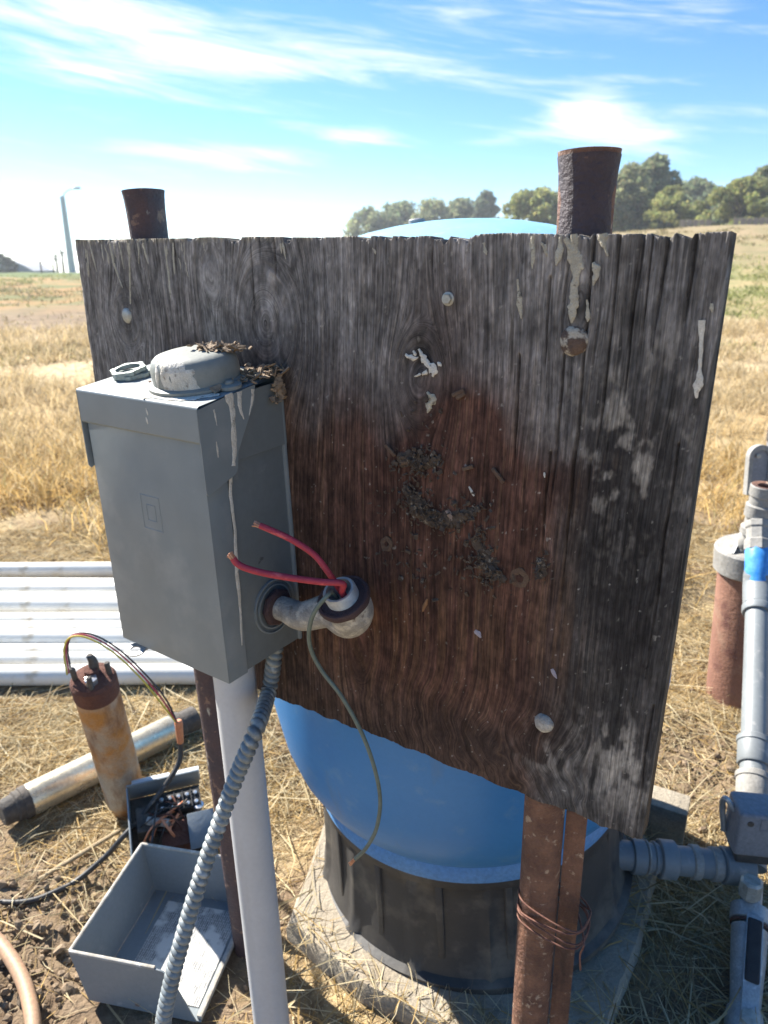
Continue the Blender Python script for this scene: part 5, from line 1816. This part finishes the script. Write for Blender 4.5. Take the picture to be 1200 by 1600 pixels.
def keep_mask(x, y):
    m = ((x - .195) ** 2 + (y - 1.262) ** 2) > .345 ** 2
    inv = Mt.inverted()
    lx_ = inv[0][0] * x + inv[0][1] * y + inv[0][3]
    ly_ = inv[1][0] * x + inv[1][1] * y + inv[1][3]
    m &= ~((lx_ > -.03) & (lx_ < tw_ + .02) & (ly_ > -.02) & (ly_ < tl_ + .02))
    m &= ((x - cw.x) ** 2 + (y - cw.y) ** 2) > .10 ** 2
    bare = np.maximum(np.exp(-(((x + .72) / .38) ** 2 + ((y - 1.06) / .34) ** 2)), np.exp(-(((x - .86) / .2) ** 2 + ((y - 1.62) / .2) ** 2)))
    m &= rng.random(len(x)) > bare * .93
    m &= rng.random(len(x)) < .25 + 1.5 * sstep(.36, .60, fbm(x * 2.2, y * 2.2, 3, 95))
    # keep thin over the bare pad
    pad = in_pad(x, y)
    frontleft = (x < .12) & (y < 1.12)
    m &= ~pad | (rng.random(len(x)) < np.where(frontleft, 1.0, .5))
    pipes = (y > 1.93) & (y < 2.98) & (x < -.05)
    m &= ~(pipes & (rng.random(len(x)) < .85))
    return m


def palette(n_, kinds, wts):
    i = rng.choice(len(kinds), n_, p=wts)
    return np.array(kinds)[i] * rng.uniform(.65, 1.25, (n_, 1))


ST = [(.52, .42, .24), (.62, .53, .34), (.42, .29, .12), (.30, .22, .12), (.50, .34, .12)]
# flattened straw near the camera
n_ = 120000
rr = .75 + rng.random(n_) ** .8 * 3.2
aa = rng.uniform(-.62, .66, n_)
x, y = rr * np.sin(aa), rr * np.cos(aa)
mk = keep_mask(x, y)
x, y, rr = x[mk], y[mk], rr[mk]
n_ = len(x)
blades('straw_litter', x, y, rng.uniform(.02, .085, n_) * (1 + .15 * rr), rng.uniform(.0010, .0024, n_) * (1 + .12 * rr), rng.uniform(-.02, .55, n_) ** 1.0 * rng.random(n_), rng.uniform(0, 6.28, n_), rng.normal(0, .7, n_),
       palette(n_, ST, [.32, .25, .18, .17, .08]), .003)
# long loose stalks
n_ = 2600
rr = .8 + rng.random(n_) * 2.6
aa = rng.uniform(-.6, .66, n_)
x, y = rr * np.sin(aa), rr * np.cos(aa)
mk = keep_mask(x, y)
x, y, rr = x[mk], y[mk], rr[mk]
n_ = len(x)
blades('straw_stalks', x, y, rng.uniform(.10, .26, n_), rng.uniform(.002, .0042, n_), rng.uniform(.02, .30, n_), rng.uniform(0, 6.28, n_), rng.normal(0, .5, n_), palette(n_, ST, [.35, .40, .1, .1, .05]), .006)
# standing golden tufts in the field
nt_ = 5200
rr = 2.9 * (16 / 2.9) ** rng.random(nt_)
aa = rng.uniform(-.66, .70, nt_)
tx, ty = rr * np.sin(aa), rr * np.cos(aa)
dn = fbm(tx * .55, ty * .55, 3, 101)
mk = (rng.random(nt_) < sstep(.36, .56, dn)) & ~((ty > 1.8) & (ty < 3.02) & (tx < .1))
tx, ty, rr = tx[mk], ty[mk], rr[mk]
per = 26
x = np.repeat(tx, per) + rng.normal(0, .05, len(tx) * per) * np.repeat(1 + rr * .09, per)
y = np.repeat(ty, per) + rng.normal(0, .05, len(tx) * per) * np.repeat(1 + rr * .09, per)
mk = ~((y > 1.85) & (y < 3.0) & (x < .1))
rrr = np.repeat(rr, per)[mk]
x, y = x[mk], y[mk]
n_ = len(x)
GD = np.array([(.60, .41, .15), (.62, .46, .21), (.64, .53, .33), (.44, .30, .13), (.36, .31, .14)])
PL = np.array([(.56, .45, .26), (.62, .51, .32), (.44, .34, .20), (.52, .39, .19), (.36, .29, .17)])
ki = rng.choice(5, n_, p=[.34, .26, .17, .17, .06])
gm = sstep(4.6, 6.5, rrr + rng.normal(0, .6, n_))[:, None]
colg = (GD[ki] * (1 - gm) + PL[ki] * gm) * rng.uniform(.65, 1.25, (n_, 1))
blades('golden_grass', x, y, rng.uniform(.06, .22, n_) * np.minimum(1 + rrr * .03, 1.4), rng.uniform(.0016, .003, n_) * (1 + .28 * rrr), rng.uniform(.35, 1.45, n_), rng.uniform(0, 6.28, n_), rng.normal(0, .6, n_), colg)
# rough grass further out in the field
nt_ = 9000
rr = 11 * (60 / 11) ** rng.random(nt_)
aa = rng.uniform(-.66, .70, nt_)
tx, ty = rr * np.sin(aa), rr * np.cos(aa)
mk = rng.random(nt_) < sstep(.38, .58, fbm(tx * .3, ty * .3, 3, 111))
tx, ty, rr = tx[mk], ty[mk], rr[mk]
per = 9
x = np.repeat(tx, per) + rng.normal(0, .16, len(tx) * per)
y = np.repeat(ty, per) + rng.normal(0, .3, len(tx) * per)
rrr = np.repeat(rr, per)
lx2 = x < .05 * rrr
mk = ~(lx2 & (rrr > 13) & (rrr < 27) & (rng.random(len(x)) < .85))
x, y, rrr, lx2 = x[mk], y[mk], rrr[mk], lx2[mk]
n_ = len(x)
FG = np.array([(.34, .26, .13), (.40, .32, .18), (.24, .22, .10), (.20, .19, .085)])
colg = FG[rng.choice(4, n_, p=[.35, .25, .22, .18])] * rng.uniform(.6, 1.2, (n_, 1))
gsel = ((~lx2) & (rrr > 12) & (rrr < 34)) | (lx2 & (rrr > 40))
colg[gsel] = np.array([.25, .26, .095]) * rng.uniform(.7, 1.4, (gsel.sum(), 1))
blades('field_grass', x, y, rng.uniform(.05, .18, n_), rng.uniform(.0010, .0016, n_) * rrr, rng.uniform(.3, 1.4, n_), rng.uniform(0, 6.28, n_), rng.normal(0, .6, n_), colg)

# loose soil clods and small stones
kk = MB()
ico = bmesh.new()
bmesh.ops.create_icosphere(ico, subdivisions=1, radius=1)
iv = [v.co.copy() for v in ico.verts]
ifc = [[v.index for v in f.verts] for f in ico.faces]
ico.free()
for i in range(900):
    if i < 620:
        x_, y_ = random.gauss(-.72, .17), random.gauss(1.04, .13)
    elif i < 820:
        x_, y_ = random.gauss(.86, .12), random.gauss(1.62, .12)
    else:
        x_, y_ = random.uniform(-1, 1.1), random.uniform(.8, 1.9)
    p = Mt.inverted() @ Vector((x_, y_, 0))
    if (-.04 < p.x < tw_ + .03 and -.03 < p.y < tl_ + .03) or (x_ - .195) ** 2 + (y_ - 1.262) ** 2 < .42 ** 2:
        continue
    s_ = random.uniform(.003, .011) * (1.6 if random.random() < .1 else 1)
    M_ = Matrix.Translation((x_, y_, gz(x_, y_) + s_ * .3)) @ Euler((random.random() * 6, random.random() * 6, 0)).to_matrix().to_4x4() @ Matrix.Diagonal((s_, s_ * random.uniform(.6, 1), s_ * random.uniform(.5, .9), 1))
    kk.add([v * random.uniform(.75, 1.2) for v in iv], ifc, M_)
o = kk.build('soil_clods', mat('soil clod', (.175, .125, .080), (.25, .185, .120), 30, rough=1, bump=.4), None, 0)
kind(o, 'stuff')

# ------------------------------------------------------------------ thin summer haze over the field
hm = bpy.data.materials.new('haze')
hm.use_nodes = True
N, L = hm.node_tree.nodes, hm.node_tree.links
N.clear()
pv_ = N.new('ShaderNodeVolumePrincipled')
pv_.inputs['Color'].default_value = (.90, .95, 1.0, 1)
pv_.inputs['Density'].default_value = .0011
pv_.inputs['Anisotropy'].default_value = .3
ou = N.new('ShaderNodeOutputMaterial')
L.new(pv_.outputs[0], ou.inputs['Volume'])
hz_o = MB().box((0, 0, 1.5), (1300, 1300, 27)).build('haze', hm, None, 0)
kind(hz_o, 'stuff')
